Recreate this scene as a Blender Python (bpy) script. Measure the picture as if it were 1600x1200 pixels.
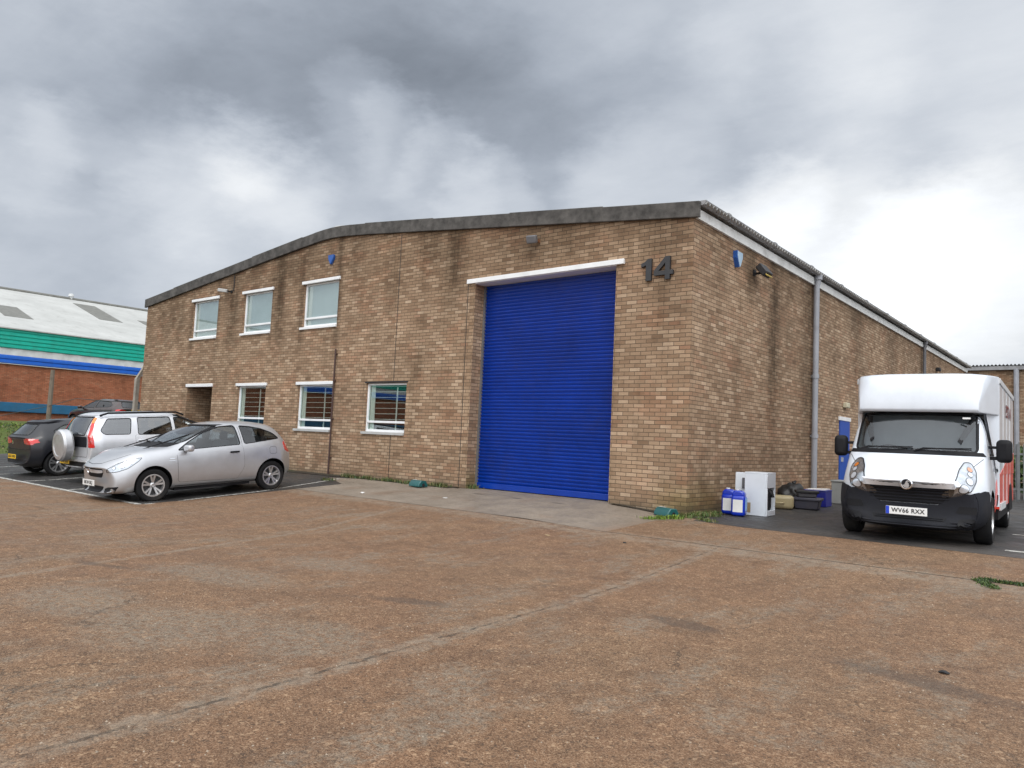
import bpy, bmesh, math, random
from mathutils import Vector, Matrix, geometry
from mathutils.bvhtree import BVHTree
R = math.radians
random.seed(7)
scene = bpy.context.scene
for o in list(bpy.data.objects): bpy.data.objects.remove(o)
C = scene.collection

# ------------------------------------------------------------------ camera
cam_d = bpy.data.cameras.new('camera'); cam = bpy.data.objects.new('camera', cam_d); C.objects.link(cam)
scene.camera = cam
YAW, PITCH, ROLL = -0.68933, 0.07434, 0.04517
fw = Vector((math.sin(YAW)*math.cos(PITCH), math.cos(YAW)*math.cos(PITCH), math.sin(PITCH)))
r0 = Vector((math.cos(YAW), -math.sin(YAW), 0)); u0 = r0.cross(fw)
rt = r0*math.cos(ROLL)+u0*math.sin(ROLL); up = -r0*math.sin(ROLL)+u0*math.cos(ROLL)
M = Matrix((rt, up, -fw)).transposed().to_4x4(); M.translation = Vector((6.05, -12.28, 1.17))
cam.matrix_world = M
cam_d.sensor_width = 36; cam_d.lens = 26.59; cam_d.clip_start = .05; cam_d.clip_end = 3000
scene.render.resolution_x = 1024; scene.render.resolution_y = 768
scene.view_settings.view_transform = 'Standard'; scene.view_settings.look = 'None'
scene.view_settings.exposure = 0.0; scene.view_settings.gamma = 1

# ------------------------------------------------------------------ node helper
class NT:
    def __init__(s, t): s.t = t
    def n(s, typ, **kw):
        x = s.t.nodes.new(typ)
        for k, v in kw.items(): setattr(x, k, v)
        return x
    def put(s, sock, v):
        if hasattr(v, 'default_value') or isinstance(v, bpy.types.NodeSocket): s.t.links.new(v, sock)
        else:
            if isinstance(v, (tuple, list)) and len(v) == 3 and sock.type == 'RGBA': v = (*v, 1)
            sock.default_value = v
    def m(s, op, a, b=0, c=0, clamp=False):
        x = s.n('ShaderNodeMath', operation=op); x.use_clamp = clamp
        s.put(x.inputs[0], a); s.put(x.inputs[1], b); s.put(x.inputs[2], c); return x.outputs[0]
    def vm(s, op, a, b=(0, 0, 0), sc=1):
        x = s.n('ShaderNodeVectorMath', operation=op); s.put(x.inputs[0], a); s.put(x.inputs[1], b)
        if op == 'SCALE': s.put(x.inputs[3], sc)
        return x.outputs[1] if op in ('DOT_PRODUCT', 'LENGTH', 'DISTANCE') else x.outputs[0]
    def mix(s, f, a, b, mode='MIX'):
        x = s.n('ShaderNodeMix', data_type='RGBA', blend_type=mode)
        s.put(x.inputs[0], f); s.put(x.inputs[6], a); s.put(x.inputs[7], b); return x.outputs[2]
    def ramp(s, f, stops, interp='LINEAR'):
        x = s.n('ShaderNodeValToRGB'); x.color_ramp.interpolation = interp
        e = x.color_ramp.elements
        while len(e) < len(stops): e.new(0.5)
        for i, (p, c) in enumerate(stops):
            e[i].position = p; e[i].color = (c, c, c, 1) if isinstance(c, (int, float)) else (*c, 1)
        s.put(x.inputs[0], f); return x.outputs[0]
    def noise(s, vec, scale, detail=4, rough=.55, w=None, dist=0):
        x = s.n('ShaderNodeTexNoise'); x.noise_dimensions = '3D'
        if vec is not None: s.put(x.inputs['Vector'], vec)
        x.inputs['Scale'].default_value = scale; x.inputs['Detail'].default_value = detail
        x.inputs['Roughness'].default_value = rough; x.inputs['Distortion'].default_value = dist
        return x
    def mapr(s, v, a, b, c=0, d=1, smooth=True):
        x = s.n('ShaderNodeMapRange'); x.interpolation_type = 'SMOOTHSTEP' if smooth else 'LINEAR'
        s.put(x.inputs[0], v)
        for i, q in enumerate((a, b, c, d)): x.inputs[i+1].default_value = q
        return x.outputs[0]
    def mapping(s, vec, scale=(1, 1, 1), loc=(0, 0, 0), rot=(0, 0, 0)):
        x = s.n('ShaderNodeMapping'); s.put(x.inputs[0], vec)
        x.inputs['Location'].default_value = loc; x.inputs['Rotation'].default_value = rot; x.inputs['Scale'].default_value = scale
        return x.outputs[0]
    def sep(s, v):
        x = s.n('ShaderNodeSeparateXYZ'); s.put(x.inputs[0], v); return x.outputs
    def comb(s, a, b, c=0):
        x = s.n('ShaderNodeCombineXYZ'); s.put(x.inputs[0], a); s.put(x.inputs[1], b); s.put(x.inputs[2], c); return x.outputs[0]
    def bump(s, h, strength=.5, dist=.01):
        x = s.n('ShaderNodeBump'); s.put(x.inputs['Height'], h)
        x.inputs['Strength'].default_value = strength; x.inputs['Distance'].default_value = dist; return x.outputs[0]

# ------------------------------------------------------------------ world: overcast sky over a Nishita base, and a soft sun
world = bpy.data.worlds.new('World'); scene.world = world; world.use_nodes = True
W = NT(world.node_tree); world.node_tree.nodes.clear()
SUN_EL, SUN_AZ = R(50), R(142)     # azimuth from +Y clockwise
sky = W.n('ShaderNodeTexSky'); sky.sky_type = 'NISHITA'; sky.sun_disc = False
sky.sun_elevation = SUN_EL; sky.sun_rotation = SUN_AZ
d = W.n('ShaderNodeTexCoord').outputs['Generated']
d = W.vm('NORMALIZE', d)
x, y, z = W.sep(d)
zz = W.m('ADD', W.m('MAXIMUM', z, 0.0), .16)
p = W.comb(W.m('DIVIDE', x, zz), W.m('DIVIDE', y, zz), 0)
nA = W.noise(W.mapping(p, (1, 1, 1), (3.1, 1.7, 0)), .55, 7, .6, dist=.5)
nB = W.noise(W.mapping(p, (1.0, 2.2, 1), (9.1, 4.7, 0), (0, 0, R(25))), 1.3, 8, .62, dist=.3)
nC = W.noise(W.mapping(p, (.35, .9, 1), (2.1, 14.7, 0), (0, 0, R(-35))), 1.1, 3, .5, dist=.2)
warp = W.vm('SCALE', W.vm('SUBTRACT', W.noise(W.mapping(d, (1, 1, 2.2)), 4.5, 8, .62).outputs['Color'], (.5, .5, .5)), sc=.17)
dw = W.vm('NORMALIZE', W.vm('ADD', d, warp))
val = W.m('ADD', .575, 0)
BLOBS = []
BLOBS = [((-0.912, 0.22, 0.346), 9, -0.05), ((-0.894, 0.279, 0.351), 9, -0.05), ((-0.872, 0.342, 0.351), 9, -0.05), ((-0.83, 0.399, 0.389), 9, -0.05), ((-0.788, 0.46, 0.41), 9, -0.05), ((-0.749, 0.522, 0.409), 9, -0.05), ((-0.694, 0.572, 0.438), 9, -0.05), ((-0.647, 0.637, 0.419), 9, -0.05), ((-0.588, 0.689, 0.424), 9, -0.05), ((-0.532, 0.747, 0.399), 9, -0.05), ((-0.464, 0.805, 0.371), 9, -0.05), ((-0.383, 0.85, 0.361), 9, -0.05), ((-0.284, 0.897, 0.339), 9, -0.05), ((-0.206, 0.923, 0.325), 9, -0.05), ((-0.748, 0.473, 0.465), 11, -0.04), ((-0.678, 0.555, 0.481), 11, -0.04), ((-0.601, 0.639, 0.479), 11, -0.04), ((-0.842, 0.416, 0.345), 11, -0.04), ((-0.687, 0.623, 0.375), 11, -0.04), ((-0.918, 0.274, 0.287), 5, 0.16), ((-0.897, 0.315, 0.311), 3.5, 0.1), ((-0.858, 0.429, 0.283), 6, 0.13), ((-0.823, 0.473, 0.314), 4, 0.12), ((-0.803, 0.524, 0.285), 5, 0.1), ((-0.726, 0.563, 0.395), 4, 0.12), ((-0.707, 0.61, 0.358), 4, 0.12), ((-0.676, 0.661, 0.327), 4, 0.1), ((-0.638, 0.706, 0.308), 4, 0.12), ((-0.866, 0.276, 0.418), 8, 0.1), ((-0.479, 0.818, 0.32), 7, 0.2), ((-0.293, 0.931, 0.217), 11, 0.42), ((-0.15, 0.971, 0.187), 9, 0.4), ((-0.357, 0.889, 0.287), 6, 0.2), ((-0.29, 0.844, 0.452), 9, 0.12), ((-0.139, 0.898, 0.417), 12, 0.18), ((-0.111, 0.956, 0.273), 6, 0.1), ((-0.391, 0.807, 0.442), 5, 0.08), ((-0.492, 0.724, 0.484), 6, 0.04), ((-0.852, 0.471, 0.231), 9, 0.09), ((-0.774, 0.57, 0.277), 6, 0.05)]
for (bx, by, bz), rad, amp in BLOBS:
    dt = W.vm('DOT_PRODUCT', dw, (bx, by, bz))
    val = W.m('ADD', val, W.mapr(dt, math.cos(R(rad)), math.cos(R(rad*.12)), 0, amp))
val = W.m('ADD', val, W.m('MULTIPLY', W.m('SUBTRACT', nA.outputs[0], .5), .10))
val = W.m('ADD', val, W.m('MULTIPLY', W.m('SUBTRACT', nB.outputs[0], .5), .22))
val = W.m('ADD', val, W.m('MULTIPLY', W.m('SUBTRACT', nC.outputs[0], .5), .16))
val = W.m('ADD', val, W.m('MULTIPLY', W.m('SUBTRACT', W.noise(W.mapping(d, (1, 1, 2.6), (0, 0, 0), (.15, .1, 0)), 7, 8, .6, dist=.4).outputs[0], .5), .14))
val = W.m('SMOOTH_MAX', val, .22, .10)
# added brightness in the unseen sky behind the camera, to light walls and windows
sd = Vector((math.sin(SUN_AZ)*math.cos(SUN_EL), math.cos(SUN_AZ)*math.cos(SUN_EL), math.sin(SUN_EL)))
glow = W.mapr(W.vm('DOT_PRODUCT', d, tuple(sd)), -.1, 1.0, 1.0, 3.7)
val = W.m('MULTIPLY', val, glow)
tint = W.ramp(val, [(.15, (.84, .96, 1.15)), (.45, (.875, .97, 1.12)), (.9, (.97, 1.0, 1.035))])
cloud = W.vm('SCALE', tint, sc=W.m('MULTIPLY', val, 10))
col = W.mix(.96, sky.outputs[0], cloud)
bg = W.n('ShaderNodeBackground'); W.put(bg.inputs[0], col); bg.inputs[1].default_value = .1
W.t.links.new(bg.outputs[0], W.n('ShaderNodeOutputWorld').inputs[0])
sl = bpy.data.lights.new('sun', 'SUN'); sl.energy = 1.1; sl.angle = R(25); sl.color = (1, .96, .9)
so = bpy.data.objects.new('sun', sl); C.objects.link(so)
so.rotation_euler = (-sd).to_track_quat('-Z', 'Y').to_euler()

# ------------------------------------------------------------------ materials
MATS = {}
def newmat(name):
    m = bpy.data.materials.new(name); m.use_nodes = True; t = NT(m.node_tree)
    b = m.node_tree.nodes['Principled BSDF']; MATS[name] = m; return m, t, b
def plain(name, col, rough=.5, metal=0, spec=.5, coat=0, var=.12, vscale=3, bumpy=0, bscale=60, dirt=0):
    m, t, b = newmat(name)
    co = t.n('ShaderNodeTexCoord').outputs['Object']
    nz = t.noise(co, vscale, 5, .6).outputs[0]
    c = t.mix(1, col, t.ramp(nz, [(.3, 1-var), (.7, 1+var)]), 'MULTIPLY')
    if dirt:
        n2 = t.noise(co, 1.7, 8, .7).outputs[0]
        c = t.mix(t.m('MULTIPLY', t.mapr(n2, .5, .75), dirt), c, (.09, .075, .055))
    t.put(b.inputs['Base Color'], c)
    b.inputs['Roughness'].default_value = rough; b.inputs['Metallic'].default_value = metal
    b.inputs['Specular IOR Level'].default_value = spec
    b.inputs['Coat Weight'].default_value = coat; b.inputs['Coat Roughness'].default_value = .06
    if bumpy: t.put(b.inputs['Normal'], t.bump(t.noise(co, bscale, 3).outputs[0], bumpy, .01))
    return m
def glass(name, tint, extra=.05, rough=.01):
    m, t, b = newmat(name); m.node_tree.nodes.remove(b)
    ge = t.n('ShaderNodeNewGeometry'); cs = t.m('ABSOLUTE', t.vm('DOT_PRODUCT', ge.outputs['Normal'], ge.outputs['Incoming']))
    fr = t.m('ADD', .04, t.m('MULTIPLY', .96, t.m('POWER', t.m('SUBTRACT', 1, cs), 5)))
    tr = t.n('ShaderNodeBsdfTransparent'); tr.inputs[0].default_value = (*tint, 1)
    gl = t.n('ShaderNodeBsdfGlossy'); gl.inputs[0].default_value = (.95, .97, 1, 1); gl.inputs[1].default_value = rough
    mx = t.n('ShaderNodeMixShader'); t.put(mx.inputs[0], t.m('ADD', t.m('MULTIPLY', fr, 1.1), extra, clamp=True))
    t.t.links.new(tr.outputs[0], mx.inputs[1]); t.t.links.new(gl.outputs[0], mx.inputs[2])
    t.t.links.new(mx.outputs[0], m.node_tree.nodes['Material Output'].inputs[0]); return m

def brick(name, stains=(), green=None, pinkz=None, ramp=None):
    m, t, b = newmat(name)
    uv = t.n('ShaderNodeUVMap').outputs[0]
    wob = t.vm('SCALE', t.vm('SUBTRACT', t.noise(uv, 9, 2).outputs['Color'], (.5, .5, .5)), sc=.006)
    uvw = t.vm('ADD', uv, wob)
    bt = t.n('ShaderNodeTexBrick'); t.put(bt.inputs['Vector'], uvw)
    bt.inputs['Color1'].default_value = (0, 0, 0, 1); bt.inputs['Color2'].default_value = (1, 1, 1, 1); bt.inputs['Mortar'].default_value = (.5, .5, .5, 1)
    for k, v in (('Scale', 1), ('Mortar Size', .0065), ('Mortar Smooth', .25), ('Bias', 0), ('Brick Width', .225), ('Row Height', .075)): bt.inputs[k].default_value = v
    big = t.noise(uv, .55, 3, .5).outputs[0]; med = t.noise(uv, 2.3, 4, .6).outputs[0]; fine = t.noise(uv, 45, 4, .65).outputs[0]
    # clumps of alike bricks come from mixed packs
    f = t.m('ADD', t.m('ADD', t.m('MULTIPLY', bt.outputs['Color'], .9), .05), t.m('MULTIPLY', t.m('SUBTRACT', t.noise(t.mapping(uv, (1.2, 3, 1)), 1.1, 3, .6).outputs[0], .5), .35), clamp=True)
    c = t.ramp(f, ramp or [(0, (.185, .122, .078)), (.12, (.255, .174, .114)), (.30, (.29, .202, .134)), (.45, (.31, .220, .147)), (.6, (.335, .241, .163)), (.78, (.37, .271, .186)), (.93, (.44, .335, .24)), (1, (.50, .395, .29))])
    pk = t.noise(t.mapping(uv, (1, 1.6, 1), (4, 9, 2)), 1.35, 4, .65).outputs[0]
    c = t.mix(t.m('MULTIPLY', t.mapr(pk, .5, .66), .35), c, t.mix(1, c, (1.12, .83, .74), 'MULTIPLY'))
    rnd = t.n('ShaderNodeTexWhiteNoise'); rnd.noise_dimensions = '2D'
    sx = t.sep(uv); t.put(rnd.inputs['Vector'], t.comb(t.m('FLOOR', t.m('DIVIDE', sx[0], .225)), t.m('FLOOR', t.m('DIVIDE', sx[1], .075))))
    c = t.mix(t.m('MULTIPLY', t.m('GREATER_THAN', rnd.outputs[0], .975), .4), c, (.34, .19, .125))
    c = t.mix(1, c, t.ramp(fine, [(.25, .82), (.75, 1.14)]), 'MULTIPLY')
    mort = t.mix(t.mapr(med, .3, .7), (.145, .108, .078), (.09, .068, .05))
    c = t.mix(bt.outputs['Fac'], c, mort)
    c = t.mix(1, c, t.ramp(big, [(.3, .86), (.7, 1.1)]), 'MULTIPLY')
    c = t.mix(1, c, t.ramp(med, [(.3, .88), (.7, 1.08)]), 'MULTIPLY')
    st = None
    for (u, w, z0, z1, a) in stains:   # (centre, half width, bottom, top, strength): rain streaks
        du = t.m('DIVIDE', t.m('SUBTRACT', t.m('ADD', sx[0], t.m('MULTIPLY', t.m('SUBTRACT', med, .5), .8*w)), u), w)
        g = t.m('POWER', 2.718, t.m('MULTIPLY', t.m('MULTIPLY', du, du), -1))
        v = t.mapr(sx[1], z0, z0+(z1-z0)*.75)
        q = t.m('MULTIPLY', t.m('MULTIPLY', g, v), a)
        st = q if st is None else t.m('MAXIMUM', st, q)
    if st is not None:
        sn = t.noise(t.mapping(uv, (5, .7, 1)), 1.5, 6, .7).outputs[0]
        sn2 = t.noise(uv, 3.2, 6, .7).outputs[0]
        st = t.m('MULTIPLY', st, t.m('MULTIPLY', t.mapr(sn, .22, .6, .55, 1), t.mapr(sn2, .25, .6, .6, 1)))
        c = t.mix(st, c, t.mix(1, c, (.25, .235, .205), 'MULTIPLY'))
    # general weathering
    wn = t.noise(t.mapping(uv, (2.2, .5, 1), (7, 3, 0)), 1.0, 7, .68).outputs[0]
    c = t.mix(t.m('MULTIPLY', t.mapr(wn, .48, .72), .5), c, t.mix(1, c, (.52, .50, .46), 'MULTIPLY'))
    c = t.mix(1, c, (1.05, 1.0, .955), 'MULTIPLY')
    if green:
        gx, gw, gh = green
        gm = t.m('MULTIPLY', t.mapr(t.m('ABSOLUTE', t.m('SUBTRACT', sx[0], gx)), gw*.3, gw, 1, 0), t.mapr(t.m('ADD', sx[1], t.m('MULTIPLY', t.m('SUBTRACT', med, .5), .5)), 0, gh, 1, 0))
        c = t.mix(t.m('MULTIPLY', gm, .75), c, t.mix(1, c, (.62, .66, .34), 'MULTIPLY'))
    c = t.mix(t.m('MULTIPLY', t.mapr(t.m('ADD', sx[1], t.m('MULTIPLY', t.m('SUBTRACT', wn, .5), 2.2)), 3.9, 5.6), .34), c, t.mix(1, c, (.50, .47, .42), 'MULTIPLY'))
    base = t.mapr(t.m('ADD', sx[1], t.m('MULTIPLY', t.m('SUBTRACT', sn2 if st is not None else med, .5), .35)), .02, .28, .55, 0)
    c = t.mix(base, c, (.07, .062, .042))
    t.put(b.inputs['Base Color'], c); b.inputs['Roughness'].default_value = .9; b.inputs['Specular IOR Level'].default_value = .25
    h = t.m('ADD', t.m('MULTIPLY', bt.outputs['Fac'], -1), t.m('MULTIPLY', fine, .35))
    t.put(b.inputs['Normal'], t.bump(h, .55, .008)); return m

def ground_mat(name, kind):
    m, t, b = newmat(name)
    co = t.n('ShaderNodeTexCoord').outputs['Object']; X, Y, Z = t.sep(co)
    flat = t.comb(X, Y, 0)
    n1 = t.noise(flat, .35, 5, .6).outputs[0]; n2 = t.noise(flat, 1.5, 7, .68).outputs[0]
    n3 = t.noise(flat, 9, 6, .7).outputs[0]; n4 = t.noise(flat, 70, 3, .7).outputs[0]
    vo = t.n('ShaderNodeTexVoronoi'); t.put(vo.inputs['Vector'], flat); vo.inputs['Scale'].default_value = 150
    vb = t.n('ShaderNodeTexVoronoi'); t.put(vb.inputs['Vector'], flat); vb.inputs['Scale'].default_value = 55
    rnd = t.sep(vo.outputs['Color'])[0]; rnb = t.sep(vb.outputs['Color'])[0]
    def line(expr, width, soft=1.0, wob=.05):
        e = t.m('ADD', expr, t.m('MULTIPLY', t.m('SUBTRACT', n3, .5), wob))
        return t.mapr(t.m('ABSOLUTE', e), width*.4, width*soft, 1, 0)
    def spot(cx, cy, rx, ry, rot=0):
        q = t.mapping(t.vm('SUBTRACT', flat, (cx, cy, 0)), (1, 1, 1), (0, 0, 0), (0, 0, -rot))
        q = t.vm('MULTIPLY', q, (1/rx, 1/ry, 0)); q = t.vm('LENGTH', q)
        q = t.m('ADD', q, t.m('MULTIPLY', t.m('SUBTRACT', n2, .5), 1.1))
        return t.mapr(q, .45, 1.1, 1, 0)
    if kind == 'yard':
        c = t.ramp(t.m('ADD', t.m('MULTIPLY', rnd, .62), t.m('ADD', t.m('MULTIPLY', n4, .25), t.m('MULTIPLY', n3, .22))), [(.2, (.066, .041, .025)), (.38, (.130, .077, .044)), (.58, (.186, .115, .068)), (.78, (.235, .158, .102)), (.95, (.38, .29, .20))])
        c = t.mix(t.m('MULTIPLY', t.m('GREATER_THAN', rnb, .96), .5), c, (.40, .30, .20))
        c = t.mix(t.m('MULTIPLY', t.m('LESS_THAN', rnb, .05), .5), c, (.05, .037, .028))
        c = t.mix(1, c, t.ramp(t.noise(flat, 4.5, 8, .78).outputs[0], [(.32, .76), (.5, 1.0), (.68, 1.2)]), 'MULTIPLY')
        c = t.mix(1, c, t.ramp(n2, [(.3, .84), (.7, 1.14)]), 'MULTIPLY')
        c = t.mix(1, c, t.ramp(n1, [(.35, (.97, .89, .85)), (.65, (1.02, 1.0, .97))]), 'MULTIPLY')
        grey = t.ramp(t.m('ADD', t.m('MULTIPLY', rnd, .5), t.m('MULTIPLY', n3, .5)), [(.2, (.115, .088, .063)), (.8, (.285, .233, .176))])
        c = t.mix(1, c, (1.03, .985, .94), 'MULTIPLY')
        wear = t.mapr(t.noise(t.mapping(flat, (1.0, .45, 1), (5, 2, 0), (0, 0, .1)), 1.3, 9, .76).outputs[0], .49, .64, 0, .85)
        for s in ((-1.0, -8.1, 1.1, .45, .2), (-.75, -9.6, .8, .5, 0), (-.9, -6.9, .9, .45, .2), (.6, -9.4, .9, .8, .1), (1.5, -8.9, .6, .6, 0)):
            wear = t.m('MAXIMUM', wear, t.m('MULTIPLY', spot(*s), .8))
        wear = t.m('MULTIPLY', wear, t.mapr(t.noise(flat, 16, 7, .8).outputs[0], .42, .56, .12, 1))
        c = t.mix(wear, c, grey)
        yb = t.m('ADD', Y, 2.45)
        pale = line(t.m('SUBTRACT', yb, -.16), .40, 1.0, .3)
        pale = t.m('MAXIMUM', pale, t.m('MULTIPLY', line(t.m('ADD', t.m('ADD', X, -1.72), t.m('MULTIPLY', yb, .066)), .15, 1.0, .30), t.m('LESS_THAN', Y, -2.45)))
        pale = t.m('MAXIMUM', pale, t.m('MULTIPLY', line(t.m('ADD', t.m('ADD', X, 4.25), t.m('MULTIPLY', yb, .3)), .09, 1.0, .2), t.m('LESS_THAN', Y, -2.9)))
        pale = t.m('MAXIMUM', pale, t.m('MULTIPLY', line(t.m('ADD', t.m('ADD', X, 9.5), t.m('MULTIPLY', yb, .48)), .06, 1.0, .14), t.m('LESS_THAN', Y, -6)))
        pale = t.m('MULTIPLY', pale, t.mapr(t.noise(flat, 6, 8, .78).outputs[0], .38, .6, .03, .55))
        c = t.mix(pale, c, t.mix(.5, grey, (.30, .255, .20)))
        crack = line(t.m('ADD', yb, 0), .022, 1.0, .05)
        crack = t.m('MAXIMUM', crack, t.m('MULTIPLY', t.m('MULTIPLY', line(t.m('ADD', t.m('ADD', X, -1.72), t.m('MULTIPLY', yb, .066)), .022, 1.0, .12), t.m('LESS_THAN', Y, -2.45)), t.mapr(t.noise(flat, 4, 8, .8).outputs[0], .44, .62, .0, .75)))
        cr = t.n('ShaderNodeTexVoronoi'); cr.feature = 'DISTANCE_TO_EDGE'; cr.inputs['Scale'].default_value = .55
        t.put(cr.inputs['Vector'], t.vm('ADD', flat, t.vm('SCALE', t.noise(flat, 2.5, 6, .7).outputs['Color'], sc=.5)))
        crack = t.m('MAXIMUM', crack, t.m('MULTIPLY', t.mapr(cr.outputs[0], .001, .006, 1, 0), t.mapr(n1, .5, .62, 0, .55)))
        c = t.mix(crack, c, (.035, .028, .022))
        dark = t.m('MULTIPLY', spot(3.1, -6.3, .42, .16, -.15), .5)
        for s in ((5.0, -6.55, .75, .16, -.1), (-2.2, -8.8, .5, .1, .3), (6.2, -6.7, .8, .16, -.05), (1.05, -7.5, .5, .14, .4)): dark = t.m('MAXIMUM', dark, t.m('MULTIPLY', spot(*s), .5))
        dark = t.m('MAXIMUM', dark, t.m('MULTIPLY', t.mapr(t.noise(t.mapping(flat, (1, 1.5, 1), (31, 7, 0)), .9, 8, .72).outputs[0], .60, .72), .55))
        dark = t.m('MAXIMUM', dark, t.mapr(t.noise(flat, 5.5, 2, .5).outputs[0], .765, .80, 0, .6))
        c = t.mix(dark, c, (.06, .045, .036))
        t.put(b.inputs['Roughness'], t.mapr(n2, .3, .7, .62, .88))
        h = t.m('ADD', t.m('MULTIPLY', vo.outputs[0], -.7), t.m('ADD', t.m('MULTIPLY', n4, .8), t.m('MULTIPLY', crack, -3)))
        t.put(b.inputs['Normal'], t.bump(h, .55, .008))
    elif kind == 'apron':
        c = t.ramp(t.m('ADD', t.m('MULTIPLY', rnd, .45), t.m('MULTIPLY', n3, .55)), [(.2, (.15, .118, .09)), (.5, (.225, .185, .145)), (.8, (.31, .26, .21))])
        brown = t.ramp(rnd, [(0, (.13, .078, .05)), (1, (.27, .18, .12))])
        bm = t.m('MAXIMUM', t.mapr(t.m('ADD', X, t.m('MULTIPLY', n2, 1.6)), .1, 1.2), t.mapr(t.noise(flat, .8, 5).outputs[0], .52, .68, 0, .6))
        c = t.mix(bm, c, brown)
        c = t.mix(1, c, t.ramp(n2, [(.3, .78), (.7, 1.15)]), 'MULTIPLY')
        ck = line(t.m('SUBTRACT', t.m('ADD', Y, .85), 0), .02, 1, .05)
        c = t.mix(t.m('MULTIPLY', t.m('MULTIPLY', ck, t.m('LESS_THAN', X, -8)), .8), c, (.06, .05, .04))
        for s in ((-4.4, -.55, .2, .05, 0), (-3.3, -.6, .2, .05, 0), (-2.3, -.65, .22, .05, 0)): c = t.mix(t.m('MULTIPLY', spot(*s), .8), c, (.06, .05, .04))
        t.put(b.inputs['Roughness'], t.mapr(n2, .3, .7, .5, .8))
        t.put(b.inputs['Normal'], t.bump(t.m('ADD', rnd, t.m('MULTIPLY', n4, 1)), .4, .005))
    elif kind == 'asphalt':
        c = t.ramp(t.m('ADD', t.m('MULTIPLY', rnd, .5), t.m('MULTIPLY', n3, .5)), [(.2, (.02, .019, .019)), (.6, (.043, .041, .040)), (.9, (.09, .084, .079))])
        c = t.mix(1, c, t.ramp(n2, [(.3, .7), (.7, 1.25)]), 'MULTIPLY')
        c = t.mix(t.m('MULTIPLY', t.mapr(n1, .5, .7), .4), c, (.12, .10, .085))
        t.put(b.inputs['Roughness'], t.mapr(n2, .35, .65, .38, .75))
        t.put(b.inputs['Normal'], t.bump(t.m('ADD', rnd, t.m('MULTIPLY', n4, 1)), .35, .005))
    elif kind == 'paint':
        c = t.mix(t.mapr(t.noise(flat, 14, 6, .75).outputs[0], .42, .6), (.55, .54, .50), (.16, .145, .13))
        b.inputs['Roughness'].default_value = .7
    elif kind == 'soil':
        c = t.ramp(n3, [(.3, (.028, .022, .016)), (.7, (.07, .055, .038))])
        c = t.mix(t.mapr(n2, .5, .6, 0, .6), c, (.04, .06, .018))
        b.inputs['Roughness'].default_value = .95
        t.put(b.inputs['Normal'], t.bump(n4, .8, .03))
    else:
        c = t.ramp(n3, [(.25, (.05, .085, .018)), (.5, (.10, .14, .03)), (.75, (.17, .18, .055))])
        c = t.mix(t.mapr(n2, .48, .66, 0, .8), c, (.10, .085, .035))
        b.inputs['Roughness'].default_value = .95
        t.put(b.inputs['Normal'], t.bump(t.m('ADD', n3, n4), .9, .05))
    t.put(b.inputs['Base Color'], c); b.inputs['Specular IOR Level'].default_value = .35
    return m

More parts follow.
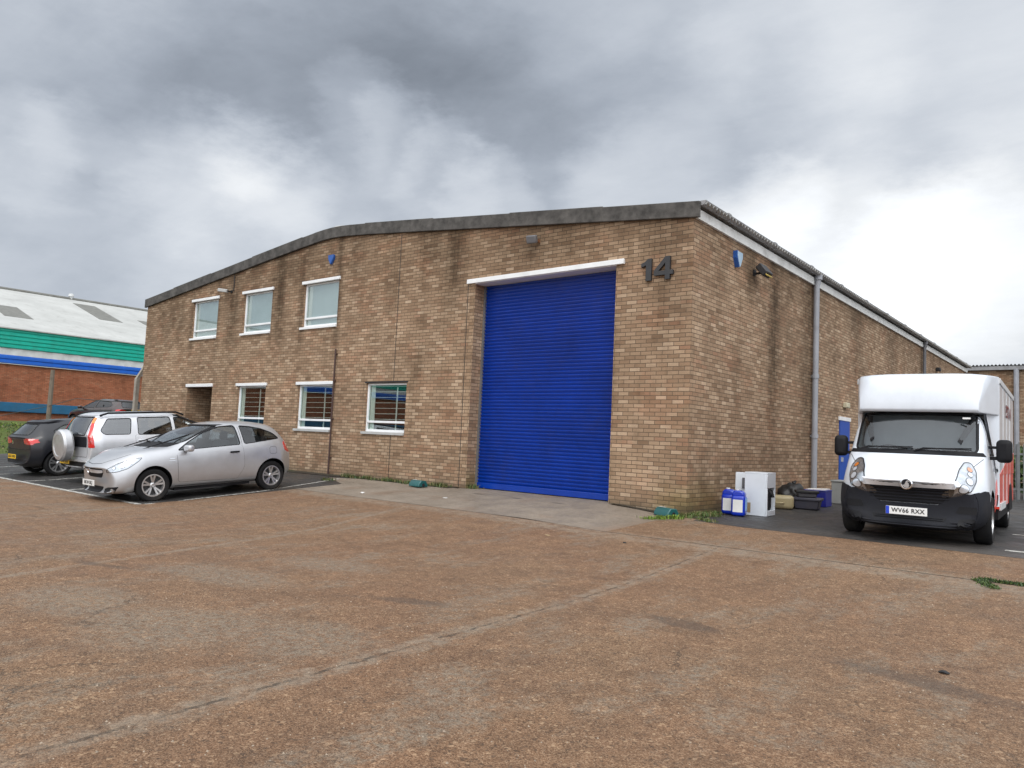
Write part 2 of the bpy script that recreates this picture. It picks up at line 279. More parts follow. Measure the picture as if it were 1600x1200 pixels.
# ------------------------------------------------------------------ mesh helpers
def boxuv(me):
    uvl = me.uv_layers.new(name='UVMap')
    for pl in me.polygons:
        n = pl.normal; ax = max(range(3), key=lambda i: abs(n[i]))
        for li in pl.loop_indices:
            v = me.vertices[me.loops[li].vertex_index].co
            uvl.data[li].uv = (v.y, v.z) if ax == 0 else (v.x, v.z) if ax == 1 else (v.x, v.y)
class MB:
    def __init__(s): s.v = []; s.f = []; s.m = []
    def add(s, vs, fs, mi=0):
        o = len(s.v); s.v += [tuple(v) for v in vs]; s.f += [tuple(i+o for i in f) for f in fs]; s.m += [mi]*len(fs); return s
    def box(s, a, b, mi=0):
        x0, y0, z0 = a; x1, y1, z1 = b
        return s.add([(x0,y0,z0),(x1,y0,z0),(x1,y1,z0),(x0,y1,z0),(x0,y0,z1),(x1,y0,z1),(x1,y1,z1),(x0,y1,z1)],
                     [(0,3,2,1),(4,5,6,7),(0,1,5,4),(1,2,6,5),(2,3,7,6),(3,0,4,7)], mi)
    def obox(s, c, size, rot=(0, 0, 0), mi=0):
        from mathutils import Euler
        m = Euler(rot).to_matrix(); c = Vector(c); sx, sy, sz = [q/2 for q in size]
        P = [(-sx,-sy,-sz),(sx,-sy,-sz),(sx,sy,-sz),(-sx,sy,-sz),(-sx,-sy,sz),(sx,-sy,sz),(sx,sy,sz),(-sx,sy,sz)]
        return s.add([c+m@Vector(q) for q in P], [(0,3,2,1),(4,5,6,7),(0,1,5,4),(1,2,6,5),(2,3,7,6),(3,0,4,7)], mi)
    def tube(s, pts, r, n=10, mi=0):
        pts = [Vector(p) for p in pts]; rr = r if isinstance(r, (list, tuple)) else [r]*len(pts)
        vs = []; N = len(pts); a = None
        for i, p in enumerate(pts):
            dd = (pts[min(i+1, N-1)]-pts[max(i-1, 0)]).normalized()
            if a is None: a = dd.orthogonal().normalized()
            a = (a-dd*a.dot(dd)).normalized(); bb = dd.cross(a)
            for k in range(n):
                t = 2*math.pi*k/n; vs.append(p+(a*math.cos(t)+bb*math.sin(t))*rr[i])
        fs = [(i*n+k, i*n+(k+1) % n, (i+1)*n+(k+1) % n, (i+1)*n+k) for i in range(N-1) for k in range(n)]
        fs += [tuple(range(n-1, -1, -1)), tuple(range((N-1)*n, N*n))]
        return s.add(vs, fs, mi)
    def lathe(s, prof, n=32, axis='y', c=(0, 0, 0), mi=0, closed=False):
        vs = []
        for (r, h) in prof:
            for k in range(n):
                t = 2*math.pi*k/n; u, w = r*math.cos(t), r*math.sin(t)
                q = (u, h, w) if axis == 'y' else (u, w, h) if axis == 'z' else (h, u, w)
                vs.append((q[0]+c[0], q[1]+c[1], q[2]+c[2]))
        P = len(prof); fs = []
        for i in range(P if closed else P-1):
            j = (i+1) % P
            for k in range(n): fs.append((i*n+k, i*n+(k+1) % n, j*n+(k+1) % n, j*n+k))
        if not closed: fs += [tuple(range(n)), tuple(range((P-1)*n, P*n))[::-1]]
        return s.add(vs, fs, mi)
    def prism(s, poly, a, b, axis='y', mi=0):
        n = len(poly)
        def q(u, w, h): return (u, h, w) if axis == 'y' else (u, w, h) if axis == 'z' else (h, u, w)
        vs = [q(u, w, a) for u, w in poly]+[q(u, w, b) for u, w in poly]
        fs = [tuple(range(n)), tuple(range(2*n-1, n-1, -1))]+[(i, (i+1) % n, n+(i+1) % n, n+i) for i in range(n)]
        return s.add(vs, fs, mi)
    def build(s, name, mats, parent=None, smooth=False, bevel=0, recalc=True, angle=35, seg=2):
        me = bpy.data.meshes.new(name); me.from_pydata(s.v, [], s.f)
        for k, mi in enumerate(s.m): me.polygons[k].material_index = mi
        for m in (mats if isinstance(mats, (list, tuple)) else [mats]): me.materials.append(MATS[m] if isinstance(m, str) else m)
        if recalc:
            bm = bmesh.new(); bm.from_mesh(me); bmesh.ops.recalc_face_normals(bm, faces=bm.faces); bm.to_mesh(me); bm.free()
        return finish(me, name, parent, smooth, bevel, angle, seg)
def finish(me, name, parent=None, smooth=False, bevel=0, angle=35, seg=2):
    if not me.uv_layers: boxuv(me)
    o = bpy.data.objects.new(name, me); C.objects.link(o)
    if parent: o.parent = parent
    if bevel:
        bv = o.modifiers.new('bevel', 'BEVEL'); bv.width = bevel; bv.segments = seg; bv.limit_method = 'ANGLE'; bv.angle_limit = R(40)
        bv.use_clamp_overlap = True
    if smooth or bevel:
        me.polygons.foreach_set('use_smooth', [True]*len(me.polygons)); me.set_sharp_from_angle(angle=R(angle))
    return o
def tag(o, label=None, cat=None, group=None, kind=None):
    if label: o['label'] = label
    if cat: o['category'] = cat
    if group: o['group'] = group
    if kind: o['kind'] = kind
    return o
def empty(name, loc=(0, 0, 0), rz=0, parent=None):
    o = bpy.data.objects.new(name, None); C.objects.link(o); o.location = loc; o.rotation_euler = (0, 0, rz); o.empty_display_size = .2
    if parent: o.parent = parent
    return o
def inpoly(p, poly):
    x, y = p; c = False; n = len(poly)
    for i in range(n):
        x1, y1 = poly[i]; x2, y2 = poly[i-1]
        if (y1 > y) != (y2 > y) and x < (x2-x1)*(y-y1)/(y2-y1)+x1: c = not c
    return c
def segd(p, a, b):
    p, a, b = Vector(p), Vector(a), Vector(b); ab = b-a; t = max(0, min(1, (p-a).dot(ab)/max(ab.length_squared, 1e-12))); return (p-a-ab*t).length
def tri2d(outer, holes=(), grid=None, minseg=None):
    def sub(poly):
        if not minseg: return list(poly)
        out = []
        for i in range(len(poly)):
            a, b = Vector(poly[i]), Vector(poly[(i+1) % len(poly)]); k = max(1, int((b-a).length/minseg))
            out += [tuple(a+(b-a)*j/k) for j in range(k)]
        return out
    loops = [sub(outer)]+[sub(h) for h in holes]; vs = []; es = []
    for L in loops:
        o = len(vs); vs += [Vector(p) for p in L]; es += [(o+i, o+(i+1) % len(L)) for i in range(len(L))]
    if grid:
        x0 = min(v[0] for v in loops[0]); x1 = max(v[0] for v in loops[0]); y0 = min(v[1] for v in loops[0]); y1 = max(v[1] for v in loops[0])
        allseg = [(L[i], L[(i+1) % len(L)]) for L in loops for i in range(len(L))]
        i0 = math.floor(x0/grid); j0 = math.floor(y0/grid)
        for i in range(i0, int(x1/grid)+2):
            for j in range(j0, int(y1/grid)+2):
                p = (i*grid, j*grid)
                if inpoly(p, loops[0]) and not any(inpoly(p, L) for L in loops[1:]):
                    if len(allseg) > 400 or min(segd(p, a, b) for a, b in allseg) > grid*.3: vs.append(Vector(p))
    r = geometry.delaunay_2d_cdt(vs, es, [], 0, 1e-5)
    V, F = r[0], r[2]; keep = []
    for f in F:
        c = (sum(V[i][0] for i in f)/len(f), sum(V[i][1] for i in f)/len(f))
        if inpoly(c, loops[0]) and not any(inpoly(c, L) for L in loops[1:]): keep.append(tuple(f))
    return [tuple(v) for v in V], keep

# ------------------------------------------------------------------ ground form
def lerp(a, b, t): return a+(b-a)*max(0, min(1, t))
def sm(t): t = max(0, min(1, t)); return t*t*(3-2*t)
def G(x, y):
    z0 = lerp(.08, 0, (x+1.6)/1.3)
    z = lerp(z0, -.3, -y/5.5) if y < 0 else z0
    if x < -25: z = lerp(z, .75, 0) + (.82-z)*sm((-25-x)/5.0)
    if x < -32: z = lerp(z, 1.02, (-32-x)/6)
    return z
def sheet(name, poly, dz, mat, grid=.5, holes=(), label=None, kind='structure', cat=None, group=None):
    V, F = tri2d(poly, holes, grid, grid)
    b = MB(); b.add([(x, y, G(x, y)+dz) for x, y in V], F)
    o = b.build(name, mat, recalc=False, smooth=True)
    me = o.data
    if sum(p.normal.z for p in me.polygons) < 0: me.flip_normals()
    if label: tag(o, label, cat, group)
    o['kind'] = kind; return o
ground_mat('yard', 'yard'); ground_mat('apron', 'apron'); ground_mat('asphalt', 'asphalt'); ground_mat('roadpaint', 'paint'); ground_mat('soil', 'soil'); ground_mat('turf', 'grass')
xs = [-900, -400, -200, -120, -80, -60, -50]+[-45+i for i in range(90)]+[50, 60, 80, 120, 200, 400, 900]
ys = xs
b = MB(); n = len(xs)
b.add([(x, y, G(x, y)-.05) for y in ys for x in xs], [(j*n+i, j*n+i+1, (j+1)*n+i+1, (j+1)*n+i) for j in range(n-1) for i in range(n-1)])
tag(b.build('ground', 'soil', recalc=False, smooth=True), kind='structure')
sheet('concrete_yard', [(-25, -45), (40, -45), (40, -.62), (1.2, -.6), (.35, -.45), (-.1, -.9), (-.1, -2.45), (-8.0, -2.45), (-8.0, -5.8), (-25, -5.8)], 0, 'yard', 1.0)
sheet('concrete_apron', [(-8.0, -2.45), (-.1, -2.45), (-.1, -.9), (.35, -.45), (.35, -.12), (0, -.14), (-1.5, -.12), (-1.5, .5), (-5.35, .5), (-5.35, -.12), (-8.6, -.2), (-9.4, -.5), (-8.0, -1.2)], .001, 'apron', .5)
sheet('asphalt_parking', [(-25, -5.8), (-8.0, -5.8), (-8.0, -1.2), (-9.4, -.5), (-8.6, -.2), (-9.8, -.1), (-21.3, -.1), (-21.3, 30), (-25, 30)], .002, 'asphalt', 1.0)
sheet('asphalt_drive', [(.35, -.45), (1.2, -.6), (40, -.62), (40, 45), (-.0, 45), (0, .12), (.35, .12)], .002, 'asphalt', 1.0)
sheet('grass_bank', [(-25, -45), (-33, -45), (-39, -45), (-39, 40), (-25, 40)], .0, 'turf', 1.0)
for (a, c_) in (((-25, -5.85), (-7.95, -5.72)),): sheet('parking_line', [(a[0], a[1]), (c_[0], a[1]), (c_[0], c_[1]), (a[0], c_[1])], .006, 'roadpaint', .5)
for i, (x0, ln) in enumerate(((-18.9, 4.2), (-16.45, 4.2), (-14.05, 4.2), (-11.45, 4.2))):
    sheet('parking_line', [(x0, -5.70), (x0+.09, -5.70), (x0+.09, -5.70+ln), (x0, -5.70+ln)], .0065, 'roadpaint', .5)
sheet('parking_line', [(-8.0, -5.70), (-7.92, -5.70), (-8.12, -3.2), (-8.9, -.55), (-8.98, -.55), (-8.2, -3.2)], .0065, 'roadpaint', .5)
for (x0, y0, x1, y1) in ((4.7, -.15, 6.5, -.05), (4.5, 2.6, 7, 2.7)): sheet('parking_line', [(x0, y0), (x1, y0), (x1, y1), (x0, y1)], .0065, 'roadpaint', .5)
sheet('soil_strip', [(-21, -.32), (-9.6, -.30), (-8.8, -.22), (-5.6, -.26), (-5.45, -.05), (-5.45, .0), (-21, .0)], .012, 'soil', .5)
sheet('soil_strip', [(-1.5, -.05), (-.2, -.24), (.3, -.26), (.34, 1.0), (.0, 1.0), (0, 0), (-1.5, 0)], .012, 'soil', .5)

# ------------------------------------------------------------------ common materials
brick('brick_front', stains=((-12.85, .30, 2.6, 5.4, .95), (-15.3, .38, 2.4, 5.3, .85), (-5.95, .32, 3.4, 5.8, .9), (-6.6, .6, 4.9, 5.9, .6), (-11.75, .16, 3.0, 4.2, .7), (-10.15, .14, 2.9, 4.2, .7), (-13.2, .14, 3.1, 4.1, .5), (-16.2, .16, 3.0, 4.1, .6), (-17.8, .16, 3.0, 4.1, .5), (-3.4, 1.6, 4.5, 5.6, .55), (-.5, .5, 4.2, 5.4, .5), (-12.0, .7, 5.0, 6.0, .6), (-9.5, .25, 4.5, 6.2, .45), (-19.4, 1.2, 3.2, 5.2, .35), (-.4, .35, 2.6, 4.2, .3), (-14.2, .5, 4.4, 5.8, .5), (-8.0, .25, 3.0, 5.5, .35)), green=(0, .9, .7))
brick('brick_side', stains=((4.0, .40, .6, 4.0, .95), (6.2, .55, .0, 3.2, .75), (2.6, .3, 3.9, 4.9, .8), (10.5, .7, 2.6, 4.6, .5), (5.0, .5, 2.4, 4.6, .4), (14.5, .6, 2, 4.6, .4), (18.8, .5, 1, 4.6, .5)), green=(.4, 1.4, .9))
brick('brick_red', ramp=[(0, (.24, .085, .045)), (.3, (.31, .115, .062)), (.7, (.34, .13, .072)), (1, (.37, .155, .09))])
plain('white_frame', (.78, .79, .80), .35, var=.05, dirt=.15)
plain('grey_sill', (.42, .42, .41), .6, var=.15, dirt=.4)
plain('capping', (.075, .07, .065), .9, var=.5, vscale=5, bumpy=.5, bscale=30)
plain('asbestos', (.36, .355, .34), .9, var=.25, vscale=2, dirt=.5, bumpy=.3)
plain('gutter_grey', (.25, .25, .255), .5, var=.2, dirt=.4)
plain('pipe_grey', (.30, .31, .34), .45, var=.12, dirt=.25)
plain('pipe_dark', (.13, .13, .14), .5, var=.12, dirt=.25)
plain('fascia_white', (.74, .74, .72), .5, var=.12, dirt=.45)
plain('pipe_brown', (.06, .03, .025), .6)
plain('black', (.012, .012, .013), .5, var=.2)
plain('number_black', (.025, .025, .028), .45, var=.2, dirt=.15)
plain('shutter_blue', (.0, .034, .29), .24, var=.16, vscale=1.3, spec=.6, coat=.0, dirt=.10)
plain('door_blue', (.01, .07, .36), .4, var=.08)
plain('room_dark', (.035, .033, .03), .9)
plain('blind_pale', (.41, .465, .47), .8, var=.06)
plain('blind_pillar', (.62, .62, .58), .8, var=.06)
plain('grille_white', (.55, .55, .53), .5)
plain('conc', (.30, .27, .23), .9, var=.3, bumpy=.3)
plain('alarm_blue', (.02, .09, .34), .35); plain('alarm_pale', (.32, .44, .55), .35)
plain('rust', (.16, .07, .03), .8, var=.4)
plain('cream', (.50, .46, .33), .5, dirt=.3)
plain('yellow_lens', (.45, .33, .08), .25, var=.3)
glass('window_glass', (.88, .94, .92), .07); glass('coated_glass', (.90, .945, .935), .12)

# ------------------------------------------------------------------ the warehouse
WH = empty('warehouse', (-10.5, 0, 0))
tag(WH, 'long buff brick industrial unit with tall blue roller shutter and low gabled roof', 'warehouse')
WH.location = (0, 0, 0)
Wd, EV, RG, DEP = 21.0, 5.30, 6.42, 28.6
UP = [(-17.75, -16.2), (-14.72, -13.22), (-11.68, -10.15)]; LO = [(-14.72, -13.24), (-11.67, -10.15), (-8.8, -7.32)]
OP = (-5.25, -1.60, 4.62)
rect = lambda x0, x1, z0, z1: [(x0, z0), (x1, z0), (x1, z1), (x0, z1)]
holes = [rect(a, c_, 3.98, 5.22) for a, c_ in UP]+[rect(a, c_, 1.2, 2.43) for a, c_ in LO]
outer = [(-Wd, -.4), (-17.75, -.4), (-17.75, 2.43), (-16.2, 2.43), (-16.2, -.4), (OP[0], -.4), (OP[0], OP[2]), (OP[1], OP[2]), (OP[1], -.4), (0, -.4), (0, EV+.02), (-Wd/2+1, RG-.12), (-Wd/2, RG-.04), (-Wd/2-1, RG-.12), (-Wd, EV+.02)]
V, F = tri2d(outer, holes)
b = MB(); b.add([(x, 0, z) for x, z in V], F)
T = .10
def reveal(x0, x1, z0, z1, dpt, bottom=True):
    b.add([(x0,0,z0),(x0,0,z1),(x0,dpt,z1),(x0,dpt,z0)], [(0,1,2,3)]); b.add([(x1,0,z0),(x1,0,z1),(x1,dpt,z1),(x1,dpt,z0)], [(3,2,1,0)])
    b.add([(x0,0,z1),(x1,0,z1),(x1,dpt,z1),(x0,dpt,z1)], [(0,1,2,3)])
    if bottom: b.add([(x0,0,z0),(x1,0,z0),(x1,dpt,z0),(x0,dpt,z0)], [(3,2,1,0)])
for a, c_ in UP: reveal(a, c_, 3.98, 5.22, .2)
for a, c_ in LO: reveal(a, c_, 1.2, 2.43, .2)
reveal(OP[0], OP[1], -.4, OP[2], .40, False); reveal(-17.75, -16.2, -.4, 2.43, 1.3, False)
b.add([(-17.75, 1.3, -.4), (-16.2, 1.3, -.4), (-16.2, 1.3, 2.43), (-17.75, 1.3, 2.43)], [(0, 1, 2, 3)])
b.build('front_wall', 'brick_front', WH, recalc=False)
b = MB(); b.add([(0, 0, -.4), (0, DEP, -.4), (0, DEP, EV), (0, 0, EV)], [(0, 1, 2, 3)])
b.build('side_wall', 'brick_side', WH, recalc=False)
b = MB(); b.add([(-Wd, 0, -.4), (-Wd, DEP, -.4), (-Wd, DEP, EV), (-Wd, 0, EV)], [(3, 2, 1, 0)])
b.add([(-Wd, DEP, -.4), (0, DEP, -.4), (0, DEP, EV), (-Wd/2, DEP, RG), (-Wd, DEP, EV)], [(4, 3, 2, 1, 0)])
b.build('rear_wall', 'brick_side', WH, recalc=False)
# straight joints in the brickwork
for (x, z0, z1) in ((-7.79, .1, 1.18), (-7.79, 2.47, 6.1), (-5.47, .1, 4.62)):
    MB().box((x-.008, -.003, z0), (x+.008, .05, z1)).build('movement_joint', 'black', WH)
# roof sheeting, corrugated, slightly beyond the eaves
b = MB(); slope = (RG-EV)/(Wd/2)
for sgn in (-1, 1):
    N = int((DEP+.2)/.073); rows = []
    for j in range(N+1):
        yy = .0+j*(DEP+.1)/N; h = .028*(1 if j % 2 else -1)
        for u in (0, 1):
            xx = (Wd/2+.22)*u; rows.append((-Wd/2+sgn*xx, yy, RG+.28-slope*xx+h))
    b.add(rows, [(2*j, 2*j+1, 2*j+3, 2*j+2) if sgn > 0 else (2*j, 2*j+2, 2*j+3, 2*j+1) for j in range(N)])
    rows2 = [(x, y, z-.012) for x, y, z in rows]; b.add(rows2, [(2*j, 2*j+2, 2*j+3, 2*j+1) if sgn > 0 else (2*j, 2*j+1, 2*j+3, 2*j+2) for j in range(N)])
b.build('roof', 'asbestos', WH, recalc=False)
# verge capping in overlapping lengths
segs = [0, 1.95, 4.3, 6.7, 9.15, 9.75, 10.15, 10.5]
for sgn in (1, -1):
    for k in range(len(segs)-1):
        u0, u1 = segs[k], segs[k+1]
        xa = (-.0-u0+ (.12 if k == 0 else .03)) if sgn > 0 else (-Wd+u0-(.12 if k == 0 else .03)); xb = (-u1) if sgn > 0 else (-Wd+u1)
        ux = lambda x: EV+slope*(Wd/2+.02-math.sqrt((x+Wd/2)**2+.4))+.02
        pr = .008*(k % 2) if k < 5 else .008
        b = MB(); top = .275+(.012*(k % 2) if k < 4 else 0)
        b.add([(xa, -.07-pr, ux(xa)-.02), (xb, -.07-pr, ux(xb)-.02), (xb, -.07-pr, ux(xb)+top), (xa, -.07-pr, ux(xa)+top),
               (xa, -.0, ux(xa)-.02), (xb, -.0, ux(xb)-.02), (xb, .28, ux(xb)+top+.01), (xa, .28, ux(xa)+top+.01), (xa, .0, ux(xa)+top-.03), (xb, .0, ux(xb)+top-.03)],
              [(0, 1, 2, 3), (0, 4, 5, 1), (3, 2, 6, 7), (4, 8, 9, 5), (8, 7, 6, 9), (0, 3, 7, 8, 4), (1, 5, 9, 6, 2)])
        b.build('verge_capping', 'capping', WH, bevel=.012)
b = MB(); b.box((.003, .02, EV+.0), (.055, DEP, EV+.18)); b.build('fascia', 'fascia_white', WH)
# half-round gutter with joints
b = MB(); prof = []
for k in range(9):
    a = math.pi*(1+k/8); prof.append((.135+.078*math.cos(a), EV+.30+.085*math.sin(a)))
vs = []
for yy in (.0, DEP): vs += [(x, yy, z) for x, z in prof]+[(.135+(x-.135)*.86, yy, EV+.30+(z-EV-.30)*.86) for x, z in prof]
b.add(vs, [(k, k+1, 18+k+1, 18+k) for k in range(8)]+[(9+k+1, 9+k, 27+k, 27+k+1) for k in range(8)]+[tuple(range(9)), tuple(range(26, 17, -1)), (0, 18, 27, 9), (8, 17, 35, 26)])
for j in range(12):
    yy = 1.1+j*2.4
    b.tube([(.135, yy, EV+.285), (.135, yy+.05, EV+.285)], .081, 16)
b.build('gutter', 'gutter_grey', WH, smooth=True)
def downpipe(y, mat, r=.055):
    b = MB(); b.tube([(.135, y, EV+.22), (.125, y, EV+.05), (.10, y, EV-.05), (.10, y, .06)], r, 14)
    b.tube([(.135, y, EV+.24), (.135, y, EV+.12)], r*1.35, 14)
    for z in (3.0, 1.55): b.tube([(.10, y, z), (.10, y, z+.10)], r*1.22, 14); b.box((0, y-.02, z+.03), (.06, y+.02, z+.07))
    b.build('downpipe', mat, WH, smooth=True)
downpipe(6.5, 'pipe_grey', .068); downpipe(18.9, 'pipe_dark')
b = MB(); b.tube([(-10.06, -.045, .05), (-10.06, -.045, 3.35)], .022, 8)
for z in (.5, 1.5, 2.5, 3.2): b.box((-10.1, -.05, z), (-10.02, 0, z+.03))
b.build('cable_conduit', 'pipe_brown', WH)
# windows
def window(x0, x1, z0, z1, upper):
    wr_ = empty('window', (0, 0, 0), parent=WH); f = .047
    b = MB(); y0, y1 = .06, .13; zt = z0+.25
    b.box((x0, y0, z0+.03), (x0+f, y1, z1)); b.box((x1-f, y0, z0+.03), (x1, y1, z1))
    b.box((x0+f, y0, z1-f), (x1-f, y1, z1)); b.box((x0+f, y0, z0+.03), (x1-f, y1, z0+.09)); b.box((x0+f, y0-.012, zt), (x1-f, y1, zt+.055))
    b.build('frame', 'white_frame', wr_, bevel=.006)
    for za, zc in ((zt+.06, z1-f+.01), (z0+.08, zt+.01)): MB().box((x0+f-.01, y0+.03, za), (x1-f+.01, y0+.036, zc)).build('pane', 'coated_glass' if upper else 'window_glass', wr_)
    MB().box((x0-.06, -.05, z0-.035), (x1+.0, y0+.02, z0+.03)).build('sill', 'grey_sill' if not upper else 'white_frame', wr_, bevel=.006)
    if (upper or x0 < -9):
        MB().box((x0-.07, -.045, z1-.01), (x1+.06, .02, z1+.075)).build('lintel', 'white_frame', wr_, bevel=.008)
    else: MB().box((x0-.05, -.006, z1+.005), (x1+.05, .03, z1+.04)).build('lintel', 'black', wr_)
    if upper:
        MB().box((x0, .118, z0), (x1, .125, z1)).build('blind', 'blind_pale', wr_)
        MB().box((x0+.10, .106, z0), (x0+.26, .114, z1)).build('curtain', 'blind_pillar', wr_)
    else:
        b = MB()
        for k in range(7): zz = z0+.34+k*.135; b.box((x0+.06 + (.20 if x0 < -9 else .08), .105, zz), (x1-.05, .114, zz+.011))
        b.box((x0+(x1-x0)*.70, .103, z0+.05), (x0+(x1-x0)*.70+.03, .125, z1-.1)); b.build('security_bars', 'grille_white', wr_)
        MB().box((x0+.06, .13, z0), (x0+.22, .14, z1)).build('curtain', 'blind_pillar', wr_)
    b = MB(); b.box((x0-.4, .21, z0-.5), (x1+.4, 3.2, z1+.35)); b.f.pop(2); b.m.pop(2)
    b.build('room', 'room_dark', wr_, recalc=False)
for a, c_ in UP: window(a, c_, 3.98, 5.22, True)
for a, c_ in LO: window(a, c_, 1.2, 2.43, False)
# porch lintel and door
MB().box((-17.8, -.045, 2.42), (-16.17, .03, 2.52)).build('porch_lintel', 'white_frame', WH, bevel=.008)
d_ = MB().box((-17.5, 1.24, .08), (-16.45, 1.296, 2.2)).build('entrance_door', 'pipe_brown', WH, bevel=.01)
MB().box((-16.6, 1.2, 1.05), (-16.56, 1.24, 1.2)).build('handle', 'white_frame', d_)
# shutter: curved laths
x0, x1 = OP[0]-.06, OP[1]+.06; pitch = .076; zb = .115; b = MB(); prof = []
nl = int((OP[2]-zb-.0)/pitch)+1
for k in range(nl):
    z0 = zb+.10+k*pitch
    if k == 0: prof.append((0, zb+.10))
    for t, q in ((.04, .004), (.25, -.008), (.5, -.022), (.64, -.030), (.70, -.030), (.80, -.014), (.88, .006), (.95, .008)): prof.append((q, z0+t*pitch))
vs = [(x0, .34+y, z) for y, z in prof]+[(x1, .34+y, z) for y, z in prof]; n = len(prof)
b.add(vs, [(i, n+i, n+i+1, i+1) for i in range(n-1)])
sh = empty('roller_shutter', (0, 0, 0), parent=WH)
b.build('shutter_curtain', 'shutter_blue', sh, recalc=False, smooth=True, angle=60)
MB().box((x0, .305, zb-.02), (x1, .36, zb+.10)).build('bottom_rail', 'shutter_blue', sh, bevel=.006)
for xa in (OP[0], OP[1]-.05): MB().box((xa, .29, zb-.03), (xa+.05, .39, OP[2])).build('guide', 'pipe_dark', sh)
MB().box((OP[0]-.22, -.06, OP[2]), (OP[1]+.19, .0, OP[2]+.10)).box((OP[0], -.02, OP[2]-.012), (OP[1], .42, OP[2]+.09)).build('shutter_lintel', 'white_frame', WH, bevel=.006)
# number 14
b = MB()
one = [(.0, .0), (.115, .0), (.115, .42), (.04, .42), (-.02, .365), (-.10, .34), (-.10, .27), (-.04, .28), (.0, .30)]
b.prism([(x-.93, z+4.23) for x, z in one], -.055, -.002)
b.build('number_digit', 'number_black', WH, bevel=.004)
four = [(.17, .0), (.265, .0), (.265, .085), (.33, .085), (.33, .165), (.265, .165), (.265, .425), (.17, .425), (-.06, .175), (-.06, .085), (.17, .085)]
hole = [(.03, .165), (.17, .165), (.17, .31)]
V, F = tri2d([(x-.70, z+4.23) for x, z in four], [[(x-.70, z+4.23) for x, z in hole]])
b = MB(); b.add([(x, -.055, z) for x, z in V]+[(x, -.002, z) for x, z in V], F+[tuple(i+len(V) for i in reversed(f)) for f in F])
for L in (four, hole):
    q = [(x-.70, z+4.23) for x, z in L]
    for i in range(len(q)):
        a, c_ = q[i], q[(i+1) % len(q)]; b.add([(a[0], -.055, a[1]), (c_[0], -.055, c_[1]), (c_[0], -.002, c_[1]), (a[0], -.002, a[1])], [(0, 1, 2, 3)])
bo = b.build('number_digit', 'number_black', WH)
# side door
dr = MB().box((.004, 8.80, .02), (.03, 9.68, 2.10)).build('side_door', 'door_blue', WH)
MB().box((.002, 8.74, 2.10), (.045, 9.74, 2.20)).build('frame', 'white_frame', dr)
MB().box((.03, 8.92, 1.0), (.08, 8.95, 1.12)).build('handle', 'grey_sill', dr)
# fittings on the walls
b = MB(); b.prism([(-.13, .14), (.13, .14), (.13, .02), (.0, -.17), (-.13, .02)], -.09, 0)
ab = b.build('alarm_box', 'alarm_blue', bevel=.015); ab.location = (-10.49, 0, 5.78); ab.scale = (.85, .85, .85)
tag(ab, 'blue shield-shaped alarm box high under the roof peak on the front wall', 'alarm box')
b = MB(); b.prism([(-.15, .16), (.15, .16), (.15, .02), (.02, -.2), (-.02, -.2), (-.15, .02)], .0, .10, axis='x', mi=0)
ab = b.build('alarm_box', 'alarm_pale', bevel=.012); ab.location = (0, 1.85, 4.95); ab.scale = (.85, .85, .85)
MB().prism([(-.14, .15), (.14, .15), (.14, .03), (.02, -.19), (-.02, -.19), (-.14, .03)], .10, .115, axis='x').build('cover', 'alarm_pale', ab, bevel=.004)
MB().prism([(-.155, .165), (-.1, .165), (-.1, -.06), (-.02, -.2), (-.04, -.205), (-.155, .0)], .0, .105, axis='x').build('face_panel', 'alarm_blue', ab)
tag(ab, 'pale blue pointed alarm box on the side wall beside the floodlight', 'alarm box')
fl = empty('floodlight', (0, 2.78, 4.86)); tag(fl, 'black floodlight with yellowed glass on the side wall near the corner', 'floodlight')
MB().box((0, -.05, -.06), (.03, .05, .06)).obox((.08, 0, -.02), (.16, .04, .04)).build('bracket', 'black', fl)
MB().obox((.22, 0, .02), (.14, .34, .26), (0, R(-38), 0)).build('housing', 'number_black', fl, bevel=.02)
MB().obox((.27, 0, -.03), (.02, .30, .22), (0, R(-38), 0)).build('lens', 'yellow_lens', fl, bevel=.005)
fl = empty('floodlight', (-3.5, 0, 5.34)); tag(fl, 'small grey floodlight on the front wall above the roller shutter', 'floodlight')
MB().box((-.02, -.03, -.03), (.02, 0, .05)).obox((-.0, -.08, .0), (.03, .14, .03)).build('bracket', 'rust', fl)
MB().obox((-.08, -.16, .02), (.22, .12, .16), (R(20), 0, R(15))).build('housing', 'pipe_dark', fl, bevel=.02)
fl = empty('security_camera', (-15.45, 0, 5.36)); tag(fl, 'small security camera with cable between the two leftmost upper windows', 'security camera')
MB().box((-.04, -.03, -.04), (.04, 0, .04)).obox((-.02, -.1, 0), (.03, .2, .03)).build('bracket', 'black', fl)
MB().obox((-.18, -.2, .02), (.36, .1, .1), (0, R(8), R(18))).build('housing', 'grey_sill', fl, bevel=.015)
MB().tube([(.1, -.01, 0), (.12, -.012, .25), (.1, -.012, .5)], .012, 6).build('cable', 'black', fl)
bl = MB().box((0, -.14, -.07), (.12, .14, .07)).build('bulkhead_lamp', 'cream', bevel=.02); bl.location = (0, 9.25, 2.52)
tag(bl, 'small cream bulkhead lamp above the blue side door', 'wall lamp')
bl = MB().box((0, -.14, -.07), (.16, .14, .07)).build('bulkhead_lamp', 'black', bevel=.02); bl.location = (0, 21.6, 4.75)
tag(bl, 'small dark wall lamp far along the side wall just above the van roof', 'wall lamp')

